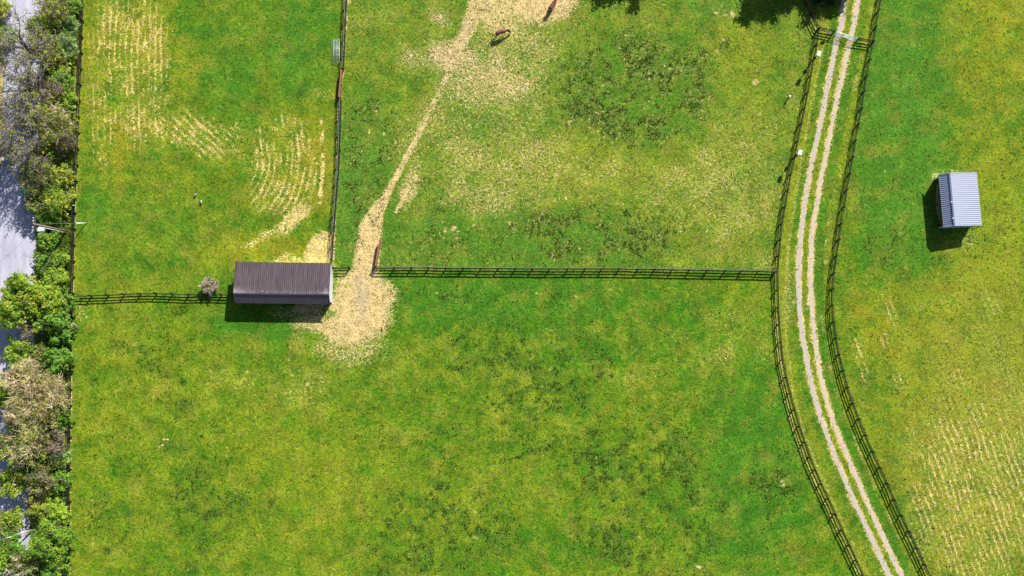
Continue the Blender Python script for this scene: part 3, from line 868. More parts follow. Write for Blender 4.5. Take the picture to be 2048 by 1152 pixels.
# hydrant like post
p = P(1576, 196.5, 0)
t = thing("water_hydrant", "small dark hydrant with a white top standing alone in the paddock", "hydrant", p)
MB().tube([(0, 0, 0), (0, 0, .8)], .09, 8).build("standpipe", M_DARK, t, True)
MB().tube([(0, 0, .8), (0, 0, .98), (0, 0, 1.02)], [.17, .15, .06], 10).build("head", M_WHITE, t, True)
MB().bar((0, .1, .88), (.12, .4, .98), .05, .04).build("handle", M_DARK, t)

# white nest boxes on tall poles by the drive fence
def nest_box(px, py, label, rz):
    p = P(px, py, 3.3); p.z = 0
    t = thing("nest_box", label, "nest box", p, rz, "white nest boxes on tall poles by the drive")
    MB().tube([(0, 0, 0), (0, 0, 3.0)], .05, 8).build("pole", M_DARK, t, True)
    MB().tube([(0, 0, 1.5), (0, 0, 1.62), (0, 0, 1.95)], [.27, .25, .12], 12).build("predator_guard", M_DARK, t, True)
    MB().box((0, 0, 3.12), (.46, .54, .40)).build("house", M_WHITE, t)
    M = Matrix.Rotation(math.radians(10), 3, 'X')
    MB().box((0, 0, 3.39), (.54, .70, .04), M).build("roof", M_WHITE, t)
    MB().tube([(0, .30, 3.15), (0, .32, 3.15)], .07, 10).build("entrance_hole", M_DARK, t)
nest_box(1637.5, 107, "upper white nest box on pole beside the drive fence, near gate", math.radians(-18))
nest_box(1600, 305, "lower white nest box on pole beside the drive fence", math.radians(-12))

# ------------------------------------------------------------------ the two run-in sheds
def metal_roof(name, base, alt, wear=.0):
    m = Nt(name, .42, .5)
    m.b.inputs["Metallic"].default_value = .0
    f_ = m.noise(.8, 4, m.mapped((4, .5, 1)), .6)
    c = m.mix(m.ramp(f_, .3, .7), base, alt)
    if wear:
        sc_ = m.noise(3.0, 5, m.mapped((6.0, 1.6, 1)), .8)
        at_ = m.sep(m.attr("wear").outputs["Color"])[0]
        k = m.ramp(m.math('ADD', sc_, m.math('MULTIPLY', at_, .17)), .685, .735)
        c = m.mix(m.math('MULTIPLY', k, .7), c, (.42, .38, .40))
    m.base(c)
    return m.m

def shed(name, label, ridge_a, ridge_b, long_pts, short_pts, zr, zl, zs, mats, rib, posts_n, inset=.25, open_gap=True):
    """long slope on +y side of the local frame, short slope on -y side (open front)"""
    ra_, rb_ = P(*ridge_a, zr), P(*ridge_b, zr)
    la, lb = P(*long_pts[0], zl), P(*long_pts[1], zl)
    sa, sb = P(*short_pts[0], zs), P(*short_pts[1], zs)
    mid = (ra_ + rb_) / 2
    u = (rb_ - ra_) + (lb - la) + (sb - sa); u.z = 0; u.normalize()
    nn = Vector((-u.y, u.x, 0))
    L = ((rb_ - ra_).length + (lb - la).length + (sb - sa).length) / 3
    dl = ((la + lb) / 2 - mid).dot(nn); ds_ = ((sa + sb) / 2 - mid).dot(nn)
    if dl < 0:
        u, nn, dl, ds_ = -u, -nn, -dl, -ds_
    cx_ = (((la + lb) / 2 - mid).dot(u) + ((sa + sb) / 2 - mid).dot(u)) / 3
    org = mid + u * cx_; org.z = 0
    t = thing(name, label, "shed", org, math.atan2(u.y, u.x))
    hl = L / 2
    name_long = L > 10
    roof_m, roof_s, wall_m, trim_m, post_m = mats
    def slope(nm, y1, z1, mat, wear=False):
        d = Vector((0, y1, z1 - zr)); Ls = d.length; d.normalize()
        up = Vector((1, 0, 0)).cross(d) if y1 > 0 else d.cross(Vector((1, 0, 0)))
        nx, ny = 120, 40
        m = MB()
        # corrugated top sheet: fine grid cross-section along x
        xs = []
        rh = .011 if name_long else .034
        x = -hl
        while x < hl - 1e-6:
            for o_, hgt_ in ((0, 0), (rib * .72, 0), (rib * .78, rh), (rib * .90, rh), (rib * .96, 0)):
                if x + o_ < hl: xs.append((x + o_, hgt_))
            x += rib
        xs.append((hl, 0))
        rows = 14
        V_, Q, W_ = [], [], []
        for j in range(rows + 1):
            q = d * (Ls * j / rows)
            for (x, hh) in xs:
                p = Vector((x, 0, zr)) + q + up * (hh + .03)
                V_.append(p)
                W_.append((max(0, 1 - j / rows * 1.7) ** 2 * .0 + (1 - min(1, (j / rows) * 3)) * .9 + (1 - min(1, (x + hl) / 3.5)) * .55 + (1 - min(1, (hl - x) / 1.6)) * .55, 0, 0, 1))
        nxs = len(xs)
        for j in range(rows):
            for k in range(nxs - 1):
                a_ = j * nxs + k
                Q.append((a_, a_ + 1, a_ + nxs + 1, a_ + nxs))
        if y1 > 0:
            pass
        me = np_mesh(nm, np.array([tuple(v) for v in V_]), np.array(Q), mat)
        add_attr(me, "wear", np.array(W_))
        o = bpy.data.objects.new(nm, me); C.objects.link(o); o.parent = t
        # underside deck
        m.bar(Vector((-hl + .01, 0, zr)) + d * (Ls / 2), Vector((hl - .01, 0, zr)) + d * (Ls / 2), Ls - .02, .04, tuple(up))
        m.build("roof_deck", post_m, t)
        # eave and rake trim
        m = MB()
        m.bar(Vector((-hl - .02, 0, zr - .03)) + d * (Ls + .012), Vector((hl + .02, 0, zr - .03)) + d * (Ls + .012), .03, .14)
        m.build("eave_trim", trim_m, t)
        for sx in (-1, 1):
            MB().bar(Vector((sx * (hl + .03), 0, zr - .015)) + up * .03, Vector((sx * (hl + .03), 0, zr - .015)) + up * .03 + d * Ls, .05, .16, tuple(up)).build("rake_trim", trim_m, t)
    slope("long_roof_slope", dl, zl, roof_m)
    slope("short_roof_slope", ds_, zs, roof_s)
    MB().bar((-hl - .04, -.06, zr + .055), (hl + .04, -.06, zr + .055), .2, .03, (0, -.4, 1)).build("ridge_cap", roof_s, t)
    yb = dl - inset; yf = ds_ + .35; xw = hl - .22
    zt = lambda y: (zr + (zl - zr) * y / dl if y > 0 else zr + (zs - zr) * y / ds_) - .08
    # end walls with pitched top, back wall
    for sx in (-1, 1):
        vs_, fs_ = [], []
        ys_ = [yf, -.001, yb]
        for xo in (0, .06):
            for y in ys_:
                vs_.append((sx * (xw + xo), y, 0)); vs_.append((sx * (xw + xo), y, zt(y)))
        for k in range(2):
            for o_ in (0, 6):
                a_ = o_ + 2 * k
                fs_.append((a_, a_ + 2, a_ + 3, a_ + 1))
        for k in (0, 2):
            a_ = 2 * k
            fs_.append((a_, a_ + 1, a_ + 7, a_ + 6))
        m = MB(); m.v, m.f = vs_, fs_
        # battens
        y = yf + .2
        while y < yb - .1:
            m.box((sx * (xw + .075), y, zt(y) / 2), (.03, .05, zt(y) - .02))
            y += .3
        m.build("end_wall", wall_m, t)
    m = MB().box((0, yb, zt(yb) / 2), (2 * xw - .01, .07, zt(yb)))
    x = -xw + .25
    while x < xw:
        m.box((x, yb + .05, zt(yb) / 2), (.06, .03, zt(yb) - .02)); x += .3
    m.build("back_wall", wall_m, t)
    for k in range(posts_n):
        x = -xw + .1 + (2 * xw - .2) * k / (posts_n - 1)
        MB().box((x, yf + .02, zt(yf) / 2), (.15, .15, zt(yf))).build("front_post", post_m, t)
    MB().box((0, yf + .02, zt(yf) - .12), (2 * xw - .2, .06, .22)).build("front_beam", post_m, t)
    MB().box((0, yb - .08, .45), (2 * xw - .3, .05, .85)).build("kick_boards", post_m, t)
    return t, hl, u

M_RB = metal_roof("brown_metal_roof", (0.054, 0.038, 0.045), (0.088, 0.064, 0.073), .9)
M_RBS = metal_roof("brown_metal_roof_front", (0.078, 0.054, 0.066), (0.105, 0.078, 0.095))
M_RG = metal_roof("blue_grey_metal_roof", (0.145, 0.172, 0.260), (0.172, 0.200, 0.290))
M_WB = simple("white_wall_metal", (0.62, 0.63, 0.68), .5, .4, .08, 1.5)
M_WG = simple("pale_blue_wall_metal", (0.42, 0.56, 0.60), .5, .4, .1, 1.5)
M_TIM = simple("brown_timber", (0.14, 0.10, 0.085), .85, .2, .35, 3, (1, 1, 6))
M_TRD = simple("dark_brown_trim", (0.05, 0.035, 0.045), .6, .3, .2, 4)
M_TRG = simple("pale_grey_trim", (0.50, 0.54, 0.66), .5, .4, .1, 4)
shed("horse_shelter", "long brown metal roofed shelter with a white end, beside the sandy gateway", (467, 586.5), (657.5, 588), ((473, 524), (661.5, 527)), ((469, 606), (658.5, 607.5)), 3.45, 2.95, 2.5, (M_RB, M_RBS, M_WB, M_TRD, M_TIM), .30, 5)
t2, hl2, u2 = shed("horse_shelter", "small blue grey metal roofed shelter standing alone in the right field", (1900, 347.5), (1909, 451.5), ((1952, 344), (1963.3, 449.5)), ((1878, 351), (1887.5, 453.5)), 3.2, 2.65, 2.3, (M_RG, M_RG, M_WG, M_TRG, M_TIM), .30, 3)
for sx in (.1, .72):
    MB().box((sx * hl2 * (-1 if u2.y > 0 else 1), -.14, 3.27), (.08, .3, .03)).build("roof_strap", M_WHITE, t2)

# ------------------------------------------------------------------ utility pole with guy wire
M_POLE = simple("weathered_pole_wood", (0.20, 0.15, 0.125), .85, .2, .3, 3, (6, 6, 1))
M_WIRE = simple("aluminium_wire", (0.45, 0.45, 0.47), .4, .5, .1, 2, metal=.5)
M_TRF = simple("light_grey_tank", (0.62, 0.70, 0.74), .45, .5, .08, 3)
M_PORC = simple("porcelain", (0.55, 0.52, 0.5), .3, .5, .1, 3)
pb = P(137, 463, 0)
top = P(67, 448, 10.0)
tv = top - pb
t = thing("utility_pole", "tall weathered utility pole leaning over the road from the hedgerow", "utility pole", pb)
MB().tube([(0, 0, -.1), tv * .5, tv], [.17, .145, .11], 10).build("pole", M_POLE, t, True)
ca, cb = tv + Vector((-.15, .95, -.25)), tv + Vector((-.15, -.95, -.25))
arm = MB().bar(ca, cb, .1, .12).build("crossarm", M_POLE, t)
for o_ in (-.88, -.45, .45, .88):
    q = tv + Vector((-.15, o_, -.19))
    MB().tube([q, q + Vector((0, 0, .12)), q + Vector((0, 0, .2))], [.07, .09, .04], 8).build("insulator", M_PORC, t, True)
MB().bar(tv * .92, ca * .5 + tv * .5 - Vector((0, .1, .1)), .04, .04).build("brace", M_WIRE, t)
MB().bar(tv * .92, cb * .5 + tv * .5 + Vector((0, .1, -.1)), .04, .04).build("brace", M_WIRE, t)
tk = tv * .80 + Vector((-.05, -.62, 0))
tank = MB().tube([tk + Vector((0, 0, -.62)), tk + Vector((0, 0, -.55)), tk + Vector((0, 0, .45)), tk + Vector((0, 0, .56))], [.3, .37, .37, .28], 14).build("transformer", M_TRF, t, True)
tank2 = MB().tube([tk + Vector((-.12, 0, .55)), tk + Vector((-.12, 0, .8))], [.07, .05], 8).build("bushing", M_PORC, t, True)
MB().bar(tv * .80 + Vector((0, -.12, 0)), tk + Vector((0, .3, 0)), .12, .4).build("bracket", M_WIRE, t)
MB().tube([Vector((.05, -.22, .1)), tv * .4 + Vector((.05, -.22, 0)), tv * .76 + Vector((0, -.22, 0))], .045, 6).build("conduit", M_WHITE, t, True)
gb_ = P(173, 446, 0)
gd = Vector((tv.x + pb.x - gb_.x, tv.y + pb.y - gb_.y, tv.z)) * .97
t = thing("guy_wire", "guy wire with a white guard anchored in the grass right of the utility pole", "guy wire", gb_)
MB().tube([(0, 0, 0), gd * .215], .065, 8).build("guard_sleeve", M_WHITE, t, True)
MB().tube([gd * .2, gd], .012, 4).build("wire", M_WIRE, t)
MB().box((0, 0, .03), (.2, .2, .1)).build("anchor", M_DARK, t)
t = thing("service_wire", "thin overhead wire dropping from the utility pole across the road", "wire", pb)
w0 = tv + Vector((-.15, -.9, -.05)); w1 = P(-60, 560, 7.0) - pb
pts = [w0.lerp(w1, k / 12) - Vector((0, 0, 1.2 * 4 * (k / 12) * (1 - k / 12))) for k in range(13)]
MB().tube(pts, .02, 4).build("strand", M_WIRE, t)

# ------------------------------------------------------------------ horses and geese
def skinned(name, pts, edges, mat, parent=None, root=0, sub=2):
    me = bpy.data.meshes.new(name)
    me.from_pydata([p[:3] for p in pts], edges, [])
    me.materials.append(mat)
    o = bpy.data.objects.new(name, me)
    C.objects.link(o)
    if parent: o.parent = parent
    sk = o.modifiers.new("skin", 'SKIN')
    sv = me.skin_vertices[0].data if me.skin_vertices else None
    if sv is None:
        bpy.context.view_layer.objects.active = o
        me.skin_vertices_ensure() if hasattr(me, "skin_vertices_ensure") else None
        sv = me.skin_vertices[0].data
    for k, p in enumerate(pts):
        r = p[3]
        sv[k].radius = r if isinstance(r, tuple) else (r, r)
        sv[k].use_root = (k == root)
    ss_ = o.modifiers.new("subdivision", 'SUBSURF')
    ss_.levels = ss_.render_levels = sub
    sk.use_smooth_shade = True
    return o

Hm = Nt("bay_coat", .5, .35)
z_ = Hm.n("ShaderNodeSeparateXYZ"); Hm.t.links.new(Hm.obj(), z_.inputs[0])
hc = Hm.mix(Hm.ramp(Hm.noise(3, 3), .3, .7), (0.115, 0.032, 0.022), (0.185, 0.062, 0.045))
hc = Hm.mix(Hm.ramp(z_.outputs[2], .35, .7), (0.018, 0.012, 0.012), hc)
Hm.base(hc)
M_HAIR = simple("black_mane_hair", (0.012, 0.010, 0.012), .6, .3, .4, 8)
M_HOOF = simple("dark_hoof", (0.06, 0.05, 0.045), .5, .3, .2, 8)
def horse(label, px, py, rz, graze, seed):
    p = P(px, py, 1.25); p.z = 0
    t = thing("horse", label, "horse", p, rz, "bay horses grazing at the top")
    if graze:
        neck = [(.78, .0, 1.16, (.17, .20)), (1.02, -.06, .90, (.12, .16)), (1.2, -.12, .62, (.10, .13)), (1.30, -.15, .50, (.11, .12)), (1.40, -.18, .28, (.085, .09)), (1.46, -.2, .12, (.06, .06))]
    else:
        neck = [(.80, .0, 1.36, (.16, .21)), (1.02, .02, 1.52, (.12, .16)), (1.2, .04, 1.64, (.10, .12)), (1.30, .04, 1.66, (.10, .11)), (1.5, .05, 1.48, (.08, .085)), (1.62, .05, 1.36, (.055, .06))]
    pts = [(-.45, 0, 1.24, (.29, .28)), (-.1, 0, 1.16, (.31, .31)), (.3, 0, 1.17, (.29, .30)), (.58, 0, 1.22, (.23, .27)), (-.72, 0, 1.24, (.22, .22))] + neck
    nb_ = 5 + len(neck)
    ed = [(0, 1), (1, 2), (2, 3), (0, 4), (3, 5)] + [(k, k + 1) for k in range(5, nb_ - 1)]
    r = random.Random(seed)
    for (x, y, top_, a) in ((.5, .15, 3, 0), (.5, -.15, 3, 0), (-.62, .16, 0, 1), (-.62, -.16, 0, 1)):
        s = r.uniform(-.16, .16)
        k = len(pts)
        if a == 0:
            pts += [(x, y, .95, (.12, .12)), (x + s * .4, y, .55, (.062, .062)), (x + s * .7, y, .28, (.042, .042)), (x + s, y, .06, (.055, .055))]
        else:
            pts += [(x + .05, y, .92, (.15, .15)), (x - .12 + s * .4, y, .56, (.075, .07)), (x - .06 + s * .8, y, .28, (.046, .046)), (x + s, y, .06, (.055, .055))]
        ed += [(top_, k), (k, k + 1), (k + 1, k + 2), (k + 2, k + 3)]
        MB().tube([(pts[-1][0], y, .06), (pts[-1][0] + .03, y, 0.0)], [.06, .075], 8).build("hoof", M_HOOF, t)
    nh = 5 + (3)
    hx, hy, hz = neck[3][:3]
    skinned("body", pts, ed, Hm.m, t)
    for s in (-1, 1):
        MB().tube([(hx - .03, hy + s * .06, hz + .06), (hx - .03, hy + s * .08, hz + .2)], [.045, .008], 6).build("ear", Hm.m, t)
    m = MB()
    for k in range(3):
        a_, b_ = Vector(neck[k][:3]), Vector(neck[k + 1][:3])
        d = (b_ - a_).normalized(); up = Vector((0, 1, 0)).cross(d) * -1
        if up.z < 0: up = -up
        m.bar(a_ + up * .16, b_ + up * .12, .07, .16, tuple(up))
    m.build("mane", M_HAIR, t)
    MB().tube([(-.92, 0, 1.24), (-1.08, .03, 1.1), (-1.14, .05, .75), (-1.12, .04, .45)], [.05, .075, .08, .02], 7).build("tail", M_HAIR, t, True)
    return t
horse("bay horse grazing with its head down and a long shadow", 1001, 64, math.radians(20), True, 1)
horse("bay horse cut off by the photo's top edge, head out of frame", 1105, 10, math.radians(55), False, 4)

Gm = simple("grey_brown_feathers", (0.36, 0.31, 0.25), .8, .2, .3, 12)
Gn = simple("black_neck_feathers", (0.012, 0.012, 0.014), .7, .2, .2, 12)
def goose(label, px, py, rz, tall):
    p = P(px, py, 0)
    t = thing("goose", label, "goose", p, rz, "pair of geese in the upper left paddock")
    zb = .34
    skinned("body", [(-.34, 0, zb + .03, .03), (-.2, 0, zb + .02, (.11, .09)), (0, 0, zb, (.16, .15)), (.18, 0, zb + .02, (.12, .13)), (.28, 0, zb + .09, (.07, .08))], [(0, 1), (1, 2), (2, 3), (3, 4)], Gm, t, 2)
    if tall:
        nk = [(.26, 0, zb + .08, .06), (.33, 0, zb + .22, .04), (.34, 0, zb + .40, .035), (.37, 0, zb + .46, .05), (.47, 0, zb + .44, .02)]
    else:
        nk = [(.26, 0, zb + .08, .06), (.38, 0, zb + .12, .04), (.5, .03, zb - .05, .035), (.56, .04, zb - .16, .045), (.62, .05, zb - .25, .02)]
    skinned("neck", nk, [(0, 1), (1, 2), (2, 3), (3, 4)], Gn, t, 0)
    skinned("tail", [(-.28, 0, zb + .02, .07), (-.42, 0, zb + .05, .03)], [(0, 1)], Gn, t, 0, 1)
    for s in (-1, 1):
        MB().tube([(.02, s * .06, zb - .1), (.03, s * .06, .02)], .014, 5).build("leg", Gn, t)
        MB().box((.07, s * .06, .012), (.11, .08, .015)).build("foot", Gn, t)
goose("pale backed goose, upper of the pair in the left paddock", 392.5, 390, math.radians(60), True)
goose("pale backed goose, lower of the pair in the left paddock", 404, 404, math.radians(95), False)

# ------------------------------------------------------------------ trees and shrubs
L_LIME = leaf_mat("lime_leaf", (0.220, 0.360, 0.025), (0.430, 0.560, 0.050), (0.16, 0.31, 0.02))
L_GRN = leaf_mat("green_leaf", (0.095, 0.230, 0.022), (0.235, 0.430, 0.050), (0.07, 0.19, 0.018))
L_YEL = leaf_mat("yellow_green_leaf", (0.300, 0.360, 0.030), (0.540, 0.560, 0.070), (0.22, 0.29, 0.025))
L_PAL = leaf_mat("pale_green_leaf", (0.170, 0.300, 0.100), (0.320, 0.460, 0.170))
L_OLI = leaf_mat("olive_leaf", (0.140, 0.170, 0.050), (0.260, 0.290, 0.090))
L_DRK = leaf_mat("dark_green_leaf", (0.010, 0.055, 0.010), (0.030, 0.110, 0.018))
L_TAN = leaf_mat("catkin_tips", (0.300, 0.250, 0.120), (0.400, 0.340, 0.180))
BK_G = simple("grey_bark", (0.200, 0.170, 0.155), .9, .15, .35, 3)
BK_B = simple("brown_bark", (0.240, 0.180, 0.150), .9, .15, .35, 3)
BK_T = simple("tan_bark", (0.520, 0.425, 0.250), .9, .15, .3, 3)
BK_D = simple("dead_stem", (0.340, 0.290, 0.200), .9, .15, .3, 3)
BK_P = simple("pale_bark", (0.520, 0.450, 0.360), .85, .15, .25, 2)

def grow(name, label, cat, px, py, h, r, seed, bark, parts, twigs=1.0, trunk_r=None, leafsz=.26, squash=.75, zc=.62, limb_n=None, group=None, multi=False):
    """parts: list of (leaf material, clusters, leaves per cluster, cluster radius)"""
    rd = random.Random(seed)
    c = P(px, py, h * zc)
    t = thing(name, label, cat, (c.x, c.y, 0), 0, group)
    tr = trunk_r or (.03 + .018 * h) * (1.25 if h > 8.5 else 1)
    m = MB()
    def wob(a, b, n, amt):
        pts = [a]
        for k in range(1, n):
            q = a.lerp(b, k / n) + Vector((rd.gauss(0, amt), rd.gauss(0, amt), rd.gauss(0, amt * .6)))
            pts.append(q)
        pts.append(b)
        return pts
    limbs = []
    th = h * (.12 if multi else rd.uniform(.28, .4))
    if not multi:
        tp = wob(Vector((0, 0, -.1)), Vector((rd.gauss(0, .15), rd.gauss(0, .15), h * .8)), 6, .06 * h * .2)
        m.tube(tp, [tr * (1 - .8 * k / 6) for k in range(7)], 7)
    tips = []
    n_l = limb_n or int(7 + r * 2.2)
    for k in range(n_l):
        az = 2 * math.pi * (k + rd.random() * .8) / n_l * (1 if k % 2 else 1.618)
        el = rd.uniform(.1, 1.0)
        rad = r * (1 - .45 * el) * rd.uniform(.7, 1.08)
        end = Vector((math.cos(az) * rad, math.sin(az) * rad, h * (1 - squash) + h * squash * (el * .75 + .25) * rd.uniform(.85, 1.0)))
        if multi:
            st_ = Vector((rd.gauss(0, .12) * r, rd.gauss(0, .12) * r, 0))
        else:
            u = rd.uniform(.3, .8)
            st_ = tp[min(6, int(u * 6))].copy()
            if st_.z > end.z - .2: st_ = tp[2].copy()
        pl = wob(st_, end, 4, .06 * r)
        lr = tr * ((.62 if parts[0][1] <= 60 or parts[0][2] < 10 else .5) if not multi else .4)
        m.tube(pl, [lr, lr * .75, lr * .5, lr * .32, lr * .14], 5)
        tips.append(end)
        for j in range(int(5 * twigs)):
            u = rd.uniform(.25, 1.0)
            q = pl[min(3, int(u * 4))].lerp(pl[min(4, int(u * 4) + 1)], (u * 4) % 1)
            dr = Vector((rd.gauss(0, 1), rd.gauss(0, 1), rd.gauss(.25, .7))).normalized()
            dr = (dr + (end - st_).normalized() * .8).normalized()
            ln = r * rd.uniform(.25, .55)
            e2 = q + dr * ln
            if e2.z < .2: e2.z = .2 + rd.random() * .3
            p2 = wob(q, e2, 3, .04 * r)
            m.tube(p2, [lr * .32, lr * .24, lr * .16, lr * .06], 4, False)
            tips.append(e2)
            for i in range(int(4 * twigs)):
                u2 = rd.uniform(.2, 1)
                q2 = p2[min(2, int(u2 * 3))]
                dd = (Vector((rd.gauss(0, 1), rd.gauss(0, 1), rd.gauss(.3, .7))).normalized() + dr * .7).normalized()
                e3 = q2 + dd * (ln * rd.uniform(.3, .7))
                m.tube([q2, q2.lerp(e3, .5) + Vector((rd.gauss(0, .05), rd.gauss(0, .05), .03)), e3], [.036, .026, .014], 3, False)
                tips.append(e3)
    m.build("trunk", bark, t)
    r_ = np.random.default_rng(seed)
    for pi, (mat, nc, npc, cr) in enumerate(parts):
        cs_ = []
        for k in range(nc):
            if rd.random() < .75 and tips:
                q = rd.choice(tips)
            else:
                az = rd.random() * 2 * math.pi; w_ = math.sqrt(rd.random()); el = rd.random()
                q = Vector((math.cos(az) * w_ * r, math.sin(az) * w_ * r, h * (1 - squash) + h * squash * (.3 + .7 * el) * (1 - .4 * w_)))
            s = cr * rd.uniform(.6, 1.3)
            cs_.append(np.array(q)[None, :] + r_.normal(size=(int(npc * rd.uniform(.5, 1.4)), 3)) * [s, s, s * .6])
        pt = np.concatenate(cs_)
        pt[:, 2] = np.maximum(pt[:, 2], .08)
        leaf_object("crown" if pi == 0 else "foliage", pt, leafsz, mat, t, 1.3, seed + pi)
    return t

HR = "along the hedgerow"
T = [  # px, py, h, r, seed kind, label
 (146, 10, 3.0, 1.3, 'green', "small dark green bush against the black fence at the top left"),
 (108, 18, 5.5, 2.5, 'brown', "twiggy brown tree with yellow green buds at the top of hedgerow"),
 (78, 56, 4.0, 2.0, 'yellow', "bright yellow green shrub over the road near the top"),
 (132, 52, 3.5, 1.7, 'pale', "pale green shrub by the fence just below the dark green bush"),
 (97, 98, 4.5, 2.3, 'yellowsparse', "sparse yellow shrub in the middle of upper hedgerow"),
 (132, 92, 4.0, 1.7, 'pale', "pale green shrub by the fence below the first pale shrub"),
 (118, 122, 4.0, 2.1, 'yellowsparse', "lower sparse yellow shrub close to fence in upper hedgerow"),
 (52, 86, 12.0, 4.2, 'bare', "tall bare grey tree reaching over the sunlit road at the top"),
 (44, 160, 11.0, 4.4, 'bare', "tall bare grey tree below the yellow shrubs, branches over road"),
 (125, 165, 3.5, 1.6, 'green', "low green bush tucked behind bare twigs by upper fence"),
 (95, 185, 7.0, 3.0, 'barebrown', "dark twiggy brown tree beside the fence in upper hedgerow"),
 (140, 205, 2.8, 1.1, 'lime', "little lime bush spilling through the fence below upper hedgerow"),
 (42, 238, 11.0, 4.6, 'bare', "tall bare grey tree with long limbs across the road"),
 (105, 245, 8.0, 3.2, 'baregrey', "pale grey twiggy tree in the thick bare part"),
 (128, 285, 4.0, 1.8, 'barebrown', "purplish brown twiggy bush by the fence"),
 (50, 302, 9.5, 3.8, 'bare', "bare grey tree at the lower end of bare stretch"),
 (90, 300, 4.0, 2.0, 'olive', "dull olive bush under the bare trees"),
 (75, 352, 6.0, 2.6, 'olivebrown', "olive brown tree edging the road above the pole"),
 (122, 355, 4.0, 1.9, 'yellowsparse', "yellow leaved bush close to fence above the pole"),
 (78, 400, 5.0, 2.3, 'olive', "rounded dark olive bush overhanging road above the utility pole"),
 (112, 400, 4.5, 2.2, 'yellowgreen', "yellow green bush above the utility pole beside fence"),
 (96, 432, 3.0, 1.7, 'green', "dark green low bush just above the utility pole"),
 (92, 482, 1.8, 1.5, 'green', "low green bramble mound just below the utility pole"),
 (118, 520, 1.8, 1.6, 'greenyel', "low bright bramble mound beside fence below pole"),
 (88, 530, 1.8, 1.5, 'green', "low green bramble mound at the road edge"),
 (112, 560, 2.4, 1.8, 'lime', "lime green bramble by fence above the corner"),
 (44, 585, 6.0, 2.8, 'limeyel', "large lime green tree covering the road opposite fence corner"),
 (22, 622, 6.0, 2.4, 'limeyel', "lime green tree touching photo's left edge beneath the larger one"),
 (88, 600, 5.0, 2.4, 'limeyel', "lime green tree between large road tree and fence corner"),
 (122, 610, 4.0, 1.9, 'green', "deep green bush right at the fence corner"),
 (62, 655, 4.0, 1.9, 'barebrown', "brown twiggy bush below the big lime trees"),
 (105, 640, 5.0, 2.2, 'greenrich', "rich green tree below the fence corner"),
 (118, 668, 3.8, 1.7, 'greenrich', "rich green bush by grass edge under corner tree"),
 (142, 655, 2.6, .9, 'barebrown', "small brown twiggy bush sticking into the south paddock"),
 (36, 706, 5.0, 2.1, 'lime', "bright lime tree over the shaded road in the middle left"),
 (78, 712, 3.5, 1.7, 'olive', "olive bush between lime tree and dark green bush"),
 (115, 722, 4.0, 2.0, 'greenrich', "dark green bush beside the grass, above the tan tree"),
 (50, 762, 7.5, 3.3, 'tan', "upper tan twiggy tree spreading over the road"),
 (85, 795, 8.0, 3.6, 'tan', "big tan twiggy tree reaching over the fence line"),
 (45, 820, 7.0, 2.8, 'tan', "lower tan twiggy tree leaning over road"),
 (5, 785, 4.5, 1.8, 'lime', "lime green shrub on far roadside at left edge"),
 (120, 842, 3.0, 1.3, 'greenrich', "small green bush by fence below big tan tree"),
 (52, 880, 8.0, 3.8, 'baregrey', "grey twiggy tree below the tan trees"),
 (14, 890, 5.0, 1.9, 'olive', "olive shrub at left edge below the tan trees"),
 (100, 885, 6.0, 2.4, 'barebrown', "brown twiggy tree by the hidden fence in lower hedgerow"),
 (60, 922, 3.5, 1.5, 'dark', "very dark green bush in the lower hedgerow"),
 (122, 918, 2.6, 1.3, 'pale', "bluish pale bush by the grass edge, lower hedgerow"),
 (26, 960, 5.5, 2.2, 'yellowgreen', "yellow green crown over the lower road"),
 (82, 962, 5.0, 2.3, 'olivebrown', "olive brown shrub among pale trunks"),
 (118, 962, 3.0, 1.5, 'green', "green bush beside grass edge near the pale trunks"),
 (70, 1010, 4.0, 1.7, 'yellowsparse', "thin yellow green shrub above brightest lime bush"),
 (104, 1030, 4.0, 2.1, 'limebright', "brightest lime green bush in the lower hedgerow"),
 (12, 1045, 4.5, 1.9, 'yellowgreen', "yellow green shrub on left edge near the bottom"),
 (98, 1085, 6.0, 2.9, 'greenmid', "large mid green tree near the bottom left"),
 (8, 1105, 5.5, 2.3, 'greenmid', "mid green tree at left edge near bottom"),
 (42, 1128, 6.0, 2.4, 'baregrey', "grey twiggy tree between green trees at the bottom left"),
 (112, 1140, 4.5, 2.0, 'green', "green bush at the very bottom of hedgerow by grass"),
 (8, 75, 4.0, 1.5, 'green', "green shrub on the far roadside at upper left edge"),
 (6, 15, 4.0, 1.3, 'yellowsparse', "thin yellow shrub in the top left corner"),
 (-2, 300, 6.0, 1.8, 'barebrown', "brown twiggy bush peeking in at left edge"),
]
